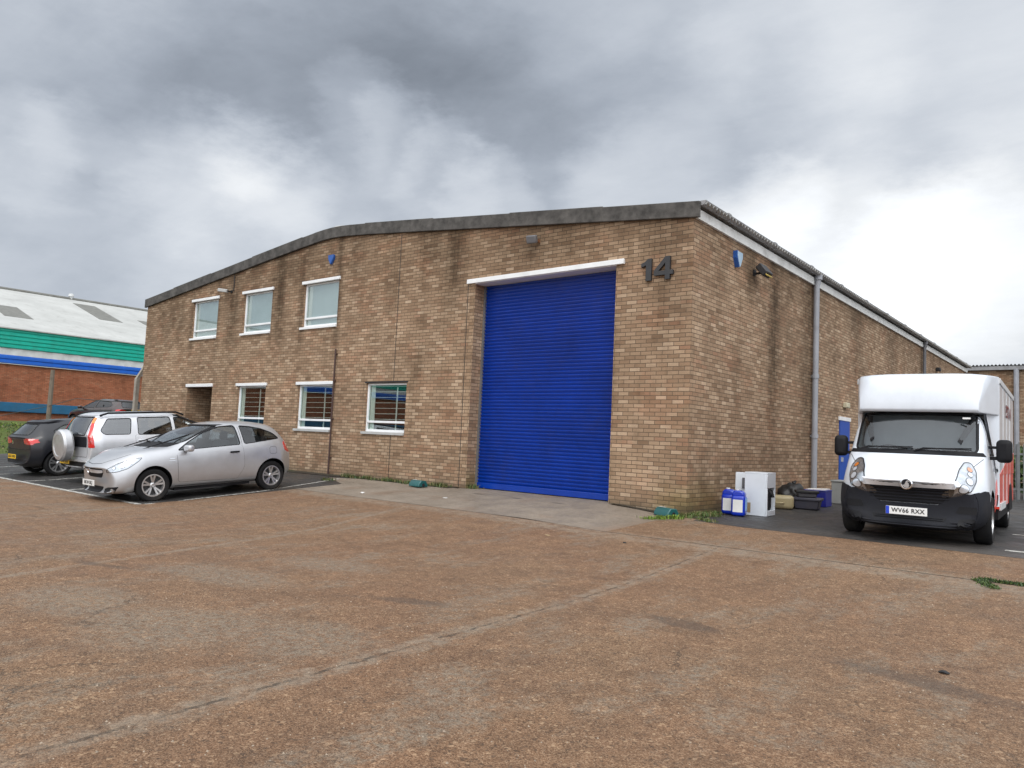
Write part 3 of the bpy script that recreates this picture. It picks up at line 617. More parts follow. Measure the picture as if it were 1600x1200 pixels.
# ------------------------------------------------------------------ vehicles
def paint(name, col, metal=.55, rough=.32, coat=.7):
    m, t, b = newmat(name); co = t.n('ShaderNodeTexCoord').outputs['Object']
    X, Y, Z = t.sep(co)
    n2 = t.noise(co, 3.5, 8, .7).outputs[0]
    grime = t.m('MULTIPLY', t.mapr(t.m('ADD', Z, t.m('MULTIPLY', n2, .25)), .2, .62, .5, .0), t.mapr(n2, .3, .6, .5, 1))
    c = t.mix(grime, col, (.13, .115, .095)); c = t.mix(1, c, t.ramp(n2, [(.3, .94), (.7, 1.05)]), 'MULTIPLY')
    t.put(b.inputs['Base Color'], c); b.inputs['Metallic'].default_value = metal
    t.put(b.inputs['Roughness'], t.mapr(n2, .3, .7, rough, rough+.12))
    b.inputs['Coat Weight'].default_value = coat; b.inputs['Coat Roughness'].default_value = .05
paint('paint_silver', (.50, .51, .535), metal=.65); paint('paint_silver_light', (.68, .695, .73), rough=.36); paint('paint_dark', (.008, .009, .014), metal=.0, rough=.35, coat=.3)
paint('paint_plum', (.035, .016, .014), metal=.3, rough=.25, coat=1); paint('paint_white', (.66, .70, .76), metal=0, rough=.3, coat=.6); paint('paint_red', (.75, .055, .025), metal=0, rough=.35, coat=.5)
plain('rubber', (.009, .009, .010), .8, spec=.25, var=.25, dirt=.25); plain('trim_black', (.008, .008, .010), .55, spec=.22, var=.15)
plain('bumper_grey', (.011, .012, .017), .62, spec=.25, var=.2, dirt=.12); plain('alloy', (.52, .52, .53), .3, metal=.8, dirt=.25); plain('wheel_dark', (.03, .03, .032), .6)
plain('chrome', (.80, .82, .86), .12, metal=1, var=.03); plain('lamp_red', (.55, .008, .006), .12, coat=1); plain('lamp_amber', (.75, .20, .01), .15, coat=1)
plain('silver_bar', (.72, .74, .78), .28, metal=.35, var=.03)
plain('plate_white', (.75, .75, .74), .4, var=.03); plain('plate_yellow', (.72, .44, .02), .4, var=.03); plain('plate_ink', (.012, .012, .012), .5); plain('plate_blue', (.01, .05, .5), .4)
plain('seat_fabric', (.045, .045, .05), .9); plain('seat_light', (.18, .18, .18), .9); plain('lamp_reflector', (.46, .48, .51), .12, metal=.8, var=.3, vscale=14)
plain('steel_wheel', (.10, .10, .105), .5); plain('lettering', (.16, .03, .03), .5); plain('panel_grey', (.55, .56, .57), .4)
glass('car_glass', (.42, .47, .48), .04); glass('dark_glass', (.10, .11, .115), .05); glass('lamp_glass', (.93, .95, .97), .10)

def kv(keys, x):
    if x >= keys[0][0]: return keys[0][1]
    for (a, p), (b_, q) in zip(keys, keys[1:]):
        if x >= b_: return q+(p-q)*(x-b_)/(a-b_)
    return keys[-1][1]
def loft(K, xs, bow, lvl=3, shrink=0):
    """closed skin through cross sections; returns a baked mesh"""
    rings = []; b = MB()
    for x in xs:
        g = lambda n: kv(K[n], x)
        half = [(0, g('zb')), (g('ws')*.8, g('zb')), (g('ws'), g('zs')), (g('wm'), g('zm')), (g('wh'), g('zh')), (g('wb'), g('zt')), (g('wr'), g('zr')), (g('wr')*.55, g('zr')+(g('z8')-g('zr'))*.8), (0, g('z8'))]
        if shrink: half = [(max(0, w-shrink) if w else 0, z) for w, z in half]
        ring = half+[(-w, z) for w, z in half[-2:0:-1]]
        rings.append([(bow(x, w), w, z) for w, z in ring])
    n = len(rings[0])
    for r_ in rings: b.v += r_
    for i in range(len(rings)-1):
        for k in range(n): b.f.append((i*n+k, i*n+(k+1) % n, (i+1)*n+(k+1) % n, (i+1)*n+k))
    for base in (0, (len(rings)-1)*n):
        # close the ends with a strip of quads
        for k in range(8):
            a, c_ = base+k, base+k+1; d1, d2 = base+(n-k) % n, base+(n-k-1) % n
            f = [a, c_, d2, d1]; f = [q for i, q in enumerate(f) if q not in f[:i]]
            if len(f) > 2: b.f.append(tuple(f if base else f[::-1]))
    b.m = [0]*len(b.f)
    me = bpy.data.meshes.new('t'); me.from_pydata(b.v, [], b.f)
    bm = bmesh.new(); bm.from_mesh(me); bmesh.ops.recalc_face_normals(bm, faces=bm.faces); bm.to_mesh(me); bm.free()
    o = bpy.data.objects.new('t', me); C.objects.link(o)
    s = o.modifiers.new('s', 'SUBSURF'); s.levels = lvl; s.render_levels = lvl
    return bake(o)
def bake(o):
    dg = bpy.context.evaluated_depsgraph_get(); dg.update()
    me = bpy.data.meshes.new_from_object(o.evaluated_get(dg)); bpy.data.objects.remove(o); return me
def volume(me):
    bm = bmesh.new(); bm.from_mesh(me); v = bm.calc_volume(); bm.free(); return abs(v)
def boolean(me, cutters):
    # one cut after another; a cut that would swallow the solid is left out
    for cm in cutters:
        o = bpy.data.objects.new('t', me); C.objects.link(o); c_ = bpy.data.objects.new('c', cm); C.objects.link(c_)
        m = o.modifiers.new('b', 'BOOLEAN'); m.operation = 'DIFFERENCE'; m.solver = 'EXACT'; m.object = c_
        if cm.get('transfer'): m.material_mode = 'TRANSFER'
        v0 = volume(me); r = bake(o); bpy.data.objects.remove(c_); v1 = volume(r)
        if v1 > v0-volume(cm)-.02 and v1 > .1: me = r
        else: print('CUT SKIPPED', v0, v1, volume(cm))
    return me
def cmesh(b, mat=None):
    me = bpy.data.meshes.new('c'); me.from_pydata(b.v, [], b.f)
    bm = bmesh.new(); bm.from_mesh(me); bmesh.ops.recalc_face_normals(bm, faces=bm.faces); bm.to_mesh(me); bm.free()
    if mat: me.materials.append(MATS[mat]); me['transfer'] = 1
    return me
def rounded(poly, r, k=5):
    out = []; n = len(poly)
    for i in range(n):
        p, a, c_ = Vector(poly[i]), Vector(poly[i-1]), Vector(poly[(i+1) % n])
        ra = min(r, (a-p).length*.45, (c_-p).length*.45)
        s, e = p+(a-p).normalized()*ra, p+(c_-p).normalized()*ra
        for j in range(k+1):
            t = j/k; out.append(tuple(s*(1-t)**2+p*2*t*(1-t)+e*t*t))
    return out
class Skin:
    """patches and strips laid on a body surface"""
    def __init__(s, me, root): s.bvh = BVHTree.FromPolygons([v.co for v in me.vertices], [tuple(p.vertices) for p in me.polygons]); s.root = root
    def cast(s, ang, u, z, off, last=None):
        a = R(ang); n = Vector((math.cos(a), math.sin(a), 0)); U = Vector((-math.sin(a), math.cos(a), 0))
        o = U*u+Vector((0, 0, z))+n*6; loc, nor, i, dd = s.bvh.ray_cast(o, -n)
        if loc is None or abs(nor.dot(n)) < .05:
            l2, n2, i, dd = s.bvh.find_nearest(U*u+Vector((0, 0, z))+n*(last if last is not None else .8))
            loc, nor = l2, n2
        if nor.dot(n) < 0: nor = -nor
        return loc+nor*off
    def patch(s, name, mat, poly, ang=90, off=.004, holes=(), r=0, grid=.05, mirror=False, skirt=.012, parent=None, both=False):
        if r: poly = rounded(poly, r)
        V, F = tri2d(poly, holes, grid, grid*.7)
        b = MB(); P = [s.cast(ang, u, z, off) for u, z in V]
        b.add(P, F); cnt = {}
        for f in F:
            for i in range(len(f)):
                e = (f[i], f[(i+1) % len(f)]); k = tuple(sorted(e)); cnt.setdefault(k, []).append(e)
        P2 = [s.cast(ang, u, z, off-skirt) for u, z in V]; o = len(b.v); b.v += [tuple(p) for p in P2]
        for k, es in cnt.items():
            if len(es) == 1: a, c_ = es[0]; b.f.append((c_, a, o+a, o+c_)); b.m.append(0)
        def mk(b):
            ob = b.build(name, mat, parent or s.root, recalc=False, smooth=True, angle=30)
            # orient outward
            me = ob.data; a = R(ang if not mk.m else -ang); nn = Vector((math.cos(a), math.sin(a), 0))
            if sum(p.normal.dot(nn)*p.area for p in me.polygons[:len(F)]) < 0: me.flip_normals()
            return ob
        res = []; mk.m = False
        if not mirror: res.append(mk(b))
        if mirror or both:
            b2 = MB(); b2.v = [(x, -y, z) for x, y, z in b.v]; b2.f = [tuple(reversed(f)) for f in b.f]; b2.m = b.m; mk.m = True; res.append(mk(b2))
        return res
    def strip(s, name, mat, pts, w=.008, ang=90, off=.006, closed=False, both=False, parent=None, seg=.04):
        L = [Vector(p) for p in pts]
        if closed: L.append(L[0])
        D = [L[0]]
        for a, c_ in zip(L, L[1:]):
            k = max(1, int((c_-a).length/seg)); D += [a+(c_-a)*j/k for j in range(1, k+1)]
        b = MB(); n = len(D)
        for i, p in enumerate(D):
            t = (D[min(i+1, n-1)]-D[max(i-1, 0)]).normalized(); q = Vector((-t.y, t.x))*w/2
            for h, of in ((q, -.004), (q, off), (-q, off), (-q, -.004)):
                b.v.append(tuple(s.cast(ang, p.x+h.x, p.y+h.y, of)))
        for i in range(n-1):
            for k in range(3): b.f.append((4*i+k, 4*i+k+1, 4*i+5+k, 4*i+4+k))
        b.m = [0]*len(b.f); b.build(name, mat, parent or s.root)
        if both:
            b2 = MB(); b2.v = [(x, -y, z) for x, y, z in b.v]; b2.f = [tuple(reversed(f)) for f in b.f]; b2.m = b.m; b2.build(name, mat, parent or s.root)
def wheel(root, x, y, Rt, wd, rim_r, spokes=5, twin=True, side=1, steel=False, steer=0):
    w = empty('wheel', (x, y, Rt), parent=root)
    if side < 0: w.rotation_euler = (0, 0, math.pi)
    if steer: w.rotation_euler.z += R(steer)
    h = wd/2
    prof = [(rim_r, -h*.9), (rim_r+.02, -h), (Rt-.03, -h), (Rt-.008, -h*.82), (Rt, -h*.5), (Rt, h*.5), (Rt-.008, h*.82), (Rt-.03, h), (rim_r+.02, h), (rim_r, h*.9)]
    MB().lathe(prof, 48, 'y', closed=True).build('tyre', 'rubber', w, smooth=True)
    b = MB(); b.lathe([(rim_r-.03, -h*.85), (rim_r+.004, -h*.8), (rim_r+.006, h*.8), (rim_r+.006, h*.93), (rim_r-.016, h*.93), (rim_r-.026, h*.5)], 48, 'y', closed=True)
    b.lathe([(.001, h*.15), (rim_r-.02, h*.10), (rim_r-.02, h*.05), (.001, h*.05)], 32, 'y', mi=1)
    if steel:
        b.lathe([(.001, h*.55), (.06, h*.6), (.075, h*.35), (rim_r*.62, h*.55), (rim_r*.78, h*.25), (rim_r-.01, h*.3), (rim_r-.01, h*.1), (.001, h*.1)], 32, 'y', mi=2)
    else:
        b.lathe([(.001, h*.72), (.03, h*.74), (.055, h*.6), (.06, h*.3), (.001, h*.3)], 24, 'y')
        for k in range(spokes):
            for sg in ((-1, 1) if twin else (0,)):
                a = 2*math.pi*k/spokes+sg*R(11)+.3
                a0 = a-sg*R(6); ri, ro = .04, rim_r-.012; wi, wo = (.012, .020) if twin else (.03, .04)
                e = Vector((math.cos(a0), 0, math.sin(a0))); e2 = Vector((math.cos(a), 0, math.sin(a))); t = Vector((-math.sin(a), 0, math.cos(a)))
                p = [e*ri-t*wi, e*ri+t*wi, e2*ro+t*wo, e2*ro-t*wo]
                vs = [q+Vector((0, h*(.62 if i < 2 else .78), 0)) for i, q in enumerate(p)]+[q+Vector((0, h*.3, 0)) for q in p]
                b.add(vs, [(0, 1, 2, 3), (7, 6, 5, 4), (0, 4, 5, 1), (1, 5, 6, 2), (2, 6, 7, 3), (3, 7, 4, 0)])
    b.build('rim', ['alloy', 'wheel_dark', 'steel_wheel'], w, smooth=True, angle=30)
def text_mesh(s, size, depth=.002, bold=.0):
    cu = bpy.data.curves.new('t', 'FONT'); cu.body = s; cu.size = size; cu.extrude = depth; cu.offset = bold; cu.space_character = 1.10; cu.align_x = 'CENTER'; cu.align_y = 'CENTER'
    o = bpy.data.objects.new('t', cu); C.objects.link(o); return bake(o)
def put_text(s, size, loc, face, mat, name, parent, bold=.0, sx=1.0):
    """face: direction the text faces, in the parent's frame"""
    me = text_mesh(s, size, .0015, bold); f = Vector(face).normalized(); upv = Vector((0, 0, 1)); r_ = upv.cross(f).normalized(); uu = f.cross(r_)
    m = Matrix((r_*sx, uu, f)).transposed().to_4x4(); m.translation = Vector(loc); me.transform(m); me.materials.clear(); me.materials.append(MATS[mat])
    return finish(me, name, parent)
def number_plate(root, loc, face, txt, mat, w=.52, h=.11, blue=False):
    p = MB().box((-.004, -w/2, -h/2), (.004, w/2, h/2)).build('number_plate', mat, root, bevel=.002)
    f = Vector(face); p.rotation_euler = (0, -math.asin(f.z) if f.z else 0, math.atan2(f.y, f.x)); p.location = loc
    put_text(txt, .083, (.0058, .02 if blue else 0, 0), (1, 0, 0), 'plate_ink', 'registration', p, bold=.0018, sx=1.02 if not blue else .94)
    if blue: MB().box((.0, -w/2+.002, -h/2+.002), (.0056, -w/2+.045, h/2-.002)).build('country_band', 'plate_blue', p)
    return p
def seat(root, x, y, z, mat='seat_fabric'):
    b = MB(); b.obox((x, y, z), (.50, .48, .16)); b.obox((x-.27, y, z+.33), (.13, .46, .58), (0, R(-14), 0)); b.obox((x-.37, y, z+.70), (.08, .24, .17), (0, R(-10), 0))
    b.build('seat', mat, root, bevel=.05, seg=3)
def mirror(root, x, y, z, mat, s=1):
    b = MB(); b.obox((x, y, z), (.13*s, .20*s, .13*s), (0, 0, R(12 if y > 0 else -12))); m = b.build('wing_mirror', mat, root, bevel=.045*s, seg=4)
    yy = y-.11*s*(1 if y > 0 else -1)
    MB().obox((x, yy, z-.04*s), (.07*s, .10*s, .04*s)).build('mirror_arm', 'trim_black', m)

glass('suv_glass', (.35, .37, .37), .16)
def car(name, loc, rz, K, xs, bow, WB, paintm, wins, screen, rearw, half, Rt=.31, wd=.195, rim=.205, spokes=5, twin=True, gl='car_glass', lvl=3, ztop=1.45, cabin=(-.42, -2.75), steer=0):
    root = empty(name, loc, rz)
    full = loft(K, xs, bow, lvl); sk = Skin(full, root)
    # hollow cabin, then window openings and wheel arches
    x1, x0 = cabin; cx = [x1-.02-(x1-x0)*i/7 for i in range(8)]
    KI = {k: list(v) for k, v in K.items()}
    b = MB()
    for x in cx:
        zl = .42; wl = half-.345; wb_ = kv(K['wb'], x)-.075; zt = kv(K['zt'], x); wr_ = kv(K['wr'], x)-.05; zr = kv(K['zr'], x)-.045; z8 = kv(K['z8'], x)-.045
        b.v += [(x, -wl, zl), (x, -wl, .74), (x, -wb_, zt), (x, -wr_, max(zr, zt+.01)), (x, 0, max(z8, zt+.03)), (x, wr_, max(zr, zt+.01)), (x, wb_, zt), (x, wl, .74), (x, wl, zl)]
    n = 9
    for i in range(7): b.f += [(i*n+k, i*n+(k+1) % n, (i+1)*n+(k+1) % n, (i+1)*n+k) for k in range(n)]
    b.f += [tuple(range(n)), tuple(range(7*n, 8*n))]; b.m = [0]*len(b.f)
    cut = [cmesh(b, 'trim_black')]
    for w_ in wins:
        w2 = rounded(w_, .05); cut.append(cmesh(MB().prism(w2, -2, 2, 'y')))
    cut.append(cmesh(MB().prism(rounded(screen, .06), cabin[0]-.95, 1.2, 'x')))
    if rearw: cut.append(cmesh(MB().prism(rounded(rearw, .06), -6, cabin[1]+.55, 'x')))
    for ax in (0, -WB):
        for sg in (1, -1):
            cut.append(cmesh(MB().lathe([(Rt+.045, sg*(half-.30)), (Rt+.045, sg*(half+.3))], 48, 'y', c=(ax, 0, Rt+.015)), 'trim_black'))
    full.materials.append(MATS[paintm])
    me = boolean(full, cut); me.name = 'body'
    me.polygons.foreach_set('use_smooth', [True]*len(me.polygons)); me.set_sharp_from_angle(angle=R(38))
    body = finish(me, 'body', root, smooth=True, angle=38)
    for w_ in wins:
        q = [(-x, z) for x, z in w_]
        sk.patch('side_window', gl, rounded(q, .05), 90, -.006, both=True, skirt=.004)
        sk.strip('window_seal', 'trim_black', rounded(q, .05), .014, 90, .003, closed=True, both=True)
    sk.patch('windscreen', gl if gl == 'car_glass' else 'car_glass', screen, 0, -.006, r=.06, skirt=.004)
    sk.strip('screen_seal', 'trim_black', rounded(screen, .06), .02, 0, .003, closed=True)
    if rearw:
        q = [(-y, z) for y, z in rearw]
        sk.patch('rear_window', gl, q, 180, -.006, r=.06, skirt=.004); sk.strip('window_seal', 'trim_black', rounded(q, .06), .02, 180, .003, closed=True)
    for ax in (0, -WB):
        arch = [(-(ax+(Rt+.05)*math.cos(t)), Rt+.015+(Rt+.05)*math.sin(t)) for t in [math.pi*(-.05+1.1*i/24) for i in range(25)]]
        for sg in (1, -1):
            wheel(root, ax, sg*(half-wd/2-.035), Rt, wd, rim, spokes, twin, sg, steer=steer if ax == 0 else 0)
    MB().box((-WB+.45, -half+.16, .17), (-.45, half-.16, .30)).build('underbody', 'trim_black', root)
    MB().box((-WB-.3, -half+.3, .2), (.4, half-.3, .33)).build('chassis', 'trim_black', root)
    return root, sk, body

# --- silver three-door hatchback, front towards the camera (-Y)
def corsa():
    K = dict(
     zb=[(.84, .21), (.74, .17), (.4, .17), (-3.0, .20), (-3.12, .27), (-3.19, .36)],
     ws=[(.84, .66), (.76, .76), (.4, .80), (-2.9, .80), (-3.19, .62)],
     zs=[(.84, .25), (.7, .23), (-3.0, .28), (-3.19, .42)],
     wm=[(.84, .64), (.76, .78), (.4, .845), (-.6, .845), (-2.9, .85), (-3.19, .66)],
     zm=[(.84, .44), (.6, .55), (-1, .58), (-3.19, .60)],
     wh=[(.84, .60), (.74, .74), (.35, .83), (-.5, .835), (-2.4, .85), (-2.9, .82), (-3.19, .62)],
     zh=[(.84, .54), (.7, .64), (.3, .77), (-.3, .83), (-2.4, .90), (-3.0, .87), (-3.19, .72)],
     wb=[(.84, .55), (.74, .66), (.35, .75), (-.3, .78), (-1.5, .79), (-2.5, .77), (-2.9, .72), (-3.19, .56)],
     zt=[(.84, .62), (.7, .73), (.35, .87), (0, .90), (-.35, .93), (-1.9, 1.01), (-2.8, 1.08), (-2.98, 1.05), (-3.19, .78)],
     wr=[(.84, .45), (.7, .55), (.35, .66), (-.3, .71), (-.7, .64), (-1.2, .575), (-1.7, .57), (-2.4, .56), (-2.75, .54), (-2.95, .56), (-3.19, .48)],
     zr=[(.84, .65), (.7, .78), (.35, .94), (0, .985), (-.35, 1.01), (-.7, 1.17), (-1.1, 1.345), (-1.45, 1.415), (-1.9, 1.43), (-2.4, 1.375), (-2.72, 1.31), (-2.84, 1.24), (-3.0, 1.06), (-3.19, .80)],
     z8=[(.84, .665), (.7, .80), (.35, .965), (0, 1.015), (-.32, 1.04), (-.42, 1.07), (-.8, 1.26), (-1.15, 1.41), (-1.45, 1.47), (-1.9, 1.492), (-2.4, 1.46), (-2.76, 1.40), (-2.88, 1.30), (-3.02, 1.10), (-3.19, .82)])
    xs = [.84, .80, .70, .52, .35, .15, -.10, -.32, -.42, -.60, -.80, -1.0, -1.2, -1.45, -1.75, -2.05, -2.35, -2.58, -2.76, -2.86, -2.98, -3.08, -3.16, -3.19]
    def bow(x, w):
        if x > .1: return x-.24*((x-.1)/.74)*(abs(w)/.8)**2.8
        if x < -2.6: return x+.20*((-2.6-x)/.59)*(abs(w)/.8)**2.6
        return x
    w1 = [(-.47, .945), (-1.79, 1.005), (-1.77, 1.395), (-1.42, 1.375), (-1.08, 1.275), (-.72, 1.095)]
    w2 = [(-1.885, 1.012), (-2.74, 1.095), (-2.62, 1.215), (-2.38, 1.31), (-2.1, 1.365), (-1.875, 1.385)]
    scr = [(-.66, 1.075), (.66, 1.075), (.50, 1.41), (-.50, 1.41)]
    rw = [(-.50, 1.09), (.50, 1.09), (.44, 1.31), (-.44, 1.31)]
    x0, y0 = -9.06, -5.38
    zf, zr_ = G(x0, y0), G(x0, y0+2.5)
    root, sk, body = car('hatchback_car', (x0, y0, zf), R(-90.5), K, xs, bow, 2.511, 'paint_silver', [w1, w2], scr, rw, .845, .312, .19, .205, 5, True, cabin=(-.46, -2.80), steer=-4)
    root.rotation_euler = (0, math.asin((zr_-zf)/2.511), R(-90.5))
    tag(root, 'small silver three-door hatchback parked nose out in front of the brick wall', 'car')
    P = sk.patch
    # panels
    door = [(.44, .90), (.47, .34), (1.72, .31), (1.86, .55), (1.83, 1.0), (.6, .945)]
    for o in P('door', 'paint_silver', door, 90, .003, r=.06, both=True):
        sg = 1 if sum(v.co.y for v in o.data.vertices) > 0 else -1
        MB().obox((-1.63, sg*.862, .865), (.20, .035, .035)).build('handle', 'trim_black', o, bevel=.012)
    sk.strip('door_seam', 'trim_black', rounded(door, .06)[4:-4], .009, 90, .001, both=True)
    sk.strip('door_seam', 'trim_black', [(1.83, 1.0), (1.835, 1.36)], .007, 90, .001, both=True)
    sk.strip('sill_trim', 'trim_black', [(.42, .245), (2.05, .235)], .05, 90, .004, both=True)
    sk.strip('bonnet_seam', 'trim_black', [(-.62, .905), (-.5, .83), (-.3, .745), (0, .725), (.3, .745), (.5, .83), (.62, .905)], .007, 0, .001)
    for o in P('headlight', 'lamp_reflector', [(-.12, .585), (.10, .60), (.26, .655), (.40, .775), (.44, .845), (.30, .825), (.08, .745), (-.10, .645)], 42, .002, r=.03, both=True, grid=.03): pass
    P('headlight_lens', 'lamp_glass', [(-.12, .585), (.10, .60), (.26, .655), (.40, .775), (.44, .845), (.30, .825), (.08, .745), (-.10, .645)], 42, .012, r=.03, both=True, grid=.03)
    sk.strip('headlight_seal', 'trim_black', rounded([(-.12, .585), (.10, .60), (.26, .655), (.40, .775), (.44, .845), (.30, .825), (.08, .745), (-.10, .645)], .03), .009, 42, .006, closed=True, both=True)
    for (u, z, r_) in ((.03, .665, .034), (.17, .71, .05), (.29, .76, .03)):
        c_ = [(u+r_*math.cos(t*.4189), z+r_*math.sin(t*.4189)) for t in range(15)]
        P('lamp_bowl', 'trim_black', c_, 42, .004, both=True, grid=.03); P('lamp_bowl', 'chrome', [(u+r_*.72*math.cos(t*.4189), z+r_*.72*math.sin(t*.4189)) for t in range(15)], 42, .007, both=True, grid=.03)
    P('grille', 'trim_black', [(-.26, .475), (.26, .475), (.36, .56), (.40, .645), (-.40, .645), (-.36, .56)], 0, .003, r=.03, grid=.03)
    P('grille_bar', 'silver_bar', [(-.36, .575), (-.15, .555), (.15, .555), (.36, .575), (.38, .62), (-.38, .62)], 0, .010, r=.015, grid=.03)
    for zz in (.495, .525): sk.strip('grille_slat', 'bumper_grey', [(-.27, zz), (.27, zz)], .010, 0, .010)
    P('lower_grille', 'trim_black', [(-.27, .20), (.27, .20), (.33, .315), (-.33, .315)], 0, .004, r=.03, grid=.03)
    for zz in (.225, .255, .285): sk.strip('grille_slat', 'bumper_grey', [(-.28, zz), (.28, zz)], .009, 0, .010)
    P('fog_recess', 'trim_black', [(-.09, .215), (.13, .21), (.18, .24), (.25, .33), (.0, .31), (-.09, .28)], 35, .003, r=.02, both=True, grid=.03)
    P('fog_lamp', 'lamp_reflector', [(.125+.038*math.cos(t*.5236), .255+.038*math.sin(t*.5236)) for t in range(12)], 35, .010, both=True, grid=.03)
    P('tail_light', 'lamp_red', [(1.45, .86), (1.62, .79), (1.74, .79), (1.74, .98), (1.60, 1.05), (1.47, 1.0)], 135, .004, r=.03, both=True, grid=.03)
    number_plate(root, (.845, 0, .385), (1, 0, 0), 'EK10 ULJ', 'plate_white')
    b = MB(); b.lathe([(.045, 0), (.045, .012), (.036, .014), (.036, .008), (.001, .008), (.001, 0)], 24, 'x', c=(.835, 0, .60)); bd = b.build('badge', 'chrome', root, smooth=True)
    for s_, nm in ((-.8, 'mirror'),): mirror(root, -.62, .93, .985, 'paint_silver'); mirror(root, -.62, -.93, .985, 'paint_silver')
    for (y1, y2) in ((.50, -.05), (-.05, -.55)):
        MB().tube([(-.33, y1, 1.03), (-.42, (y1+y2)/2, 1.085), (-.47, y2, 1.10)], .011, 6).build('wiper', 'trim_black', root)
    P('cowl', 'trim_black', [(-.62, 1.015), (.62, 1.015), (.66, 1.07), (-.66, 1.07)], 0, .003, grid=.05)
    for y in (.36, -.36): seat(root, -1.28, y, .48); seat(root, -2.15, y, .52)
    b = MB(); b.obox((-.72, 0, .84), (.45, 1.28, .24)); b.build('dashboard', 'seat_fabric', root, bevel=.06)
    b = MB(); b.lathe([(.175, -.012), (.19, 0), (.175, .012), (.165, 0)], 28, 'x', closed=True); sw = b.build('steering_wheel', 'trim_black', root, smooth=True); sw.location = (-.98, -.36, .93); sw.rotation_euler = (0, R(-25), 0)
    b = MB(); b.tube([(-1.35, 0, 1.485), (-1.44, 0, 1.55)], .005, 5)
    sk.strip('trim_letters', 'chrome', [(.30, .80), (.40, .80)], .012, 90, .003); sk.strip('trim_letters', 'chrome', [(.28, .76), (.42, .755)], .010, 90, .003)
    sk.strip('fuel_flap_seam', 'trim_black', rounded([(2.45, .78), (2.62, .78), (2.62, .93), (2.45, .93)], .05), .005, 90, .001, closed=True)
corsa()

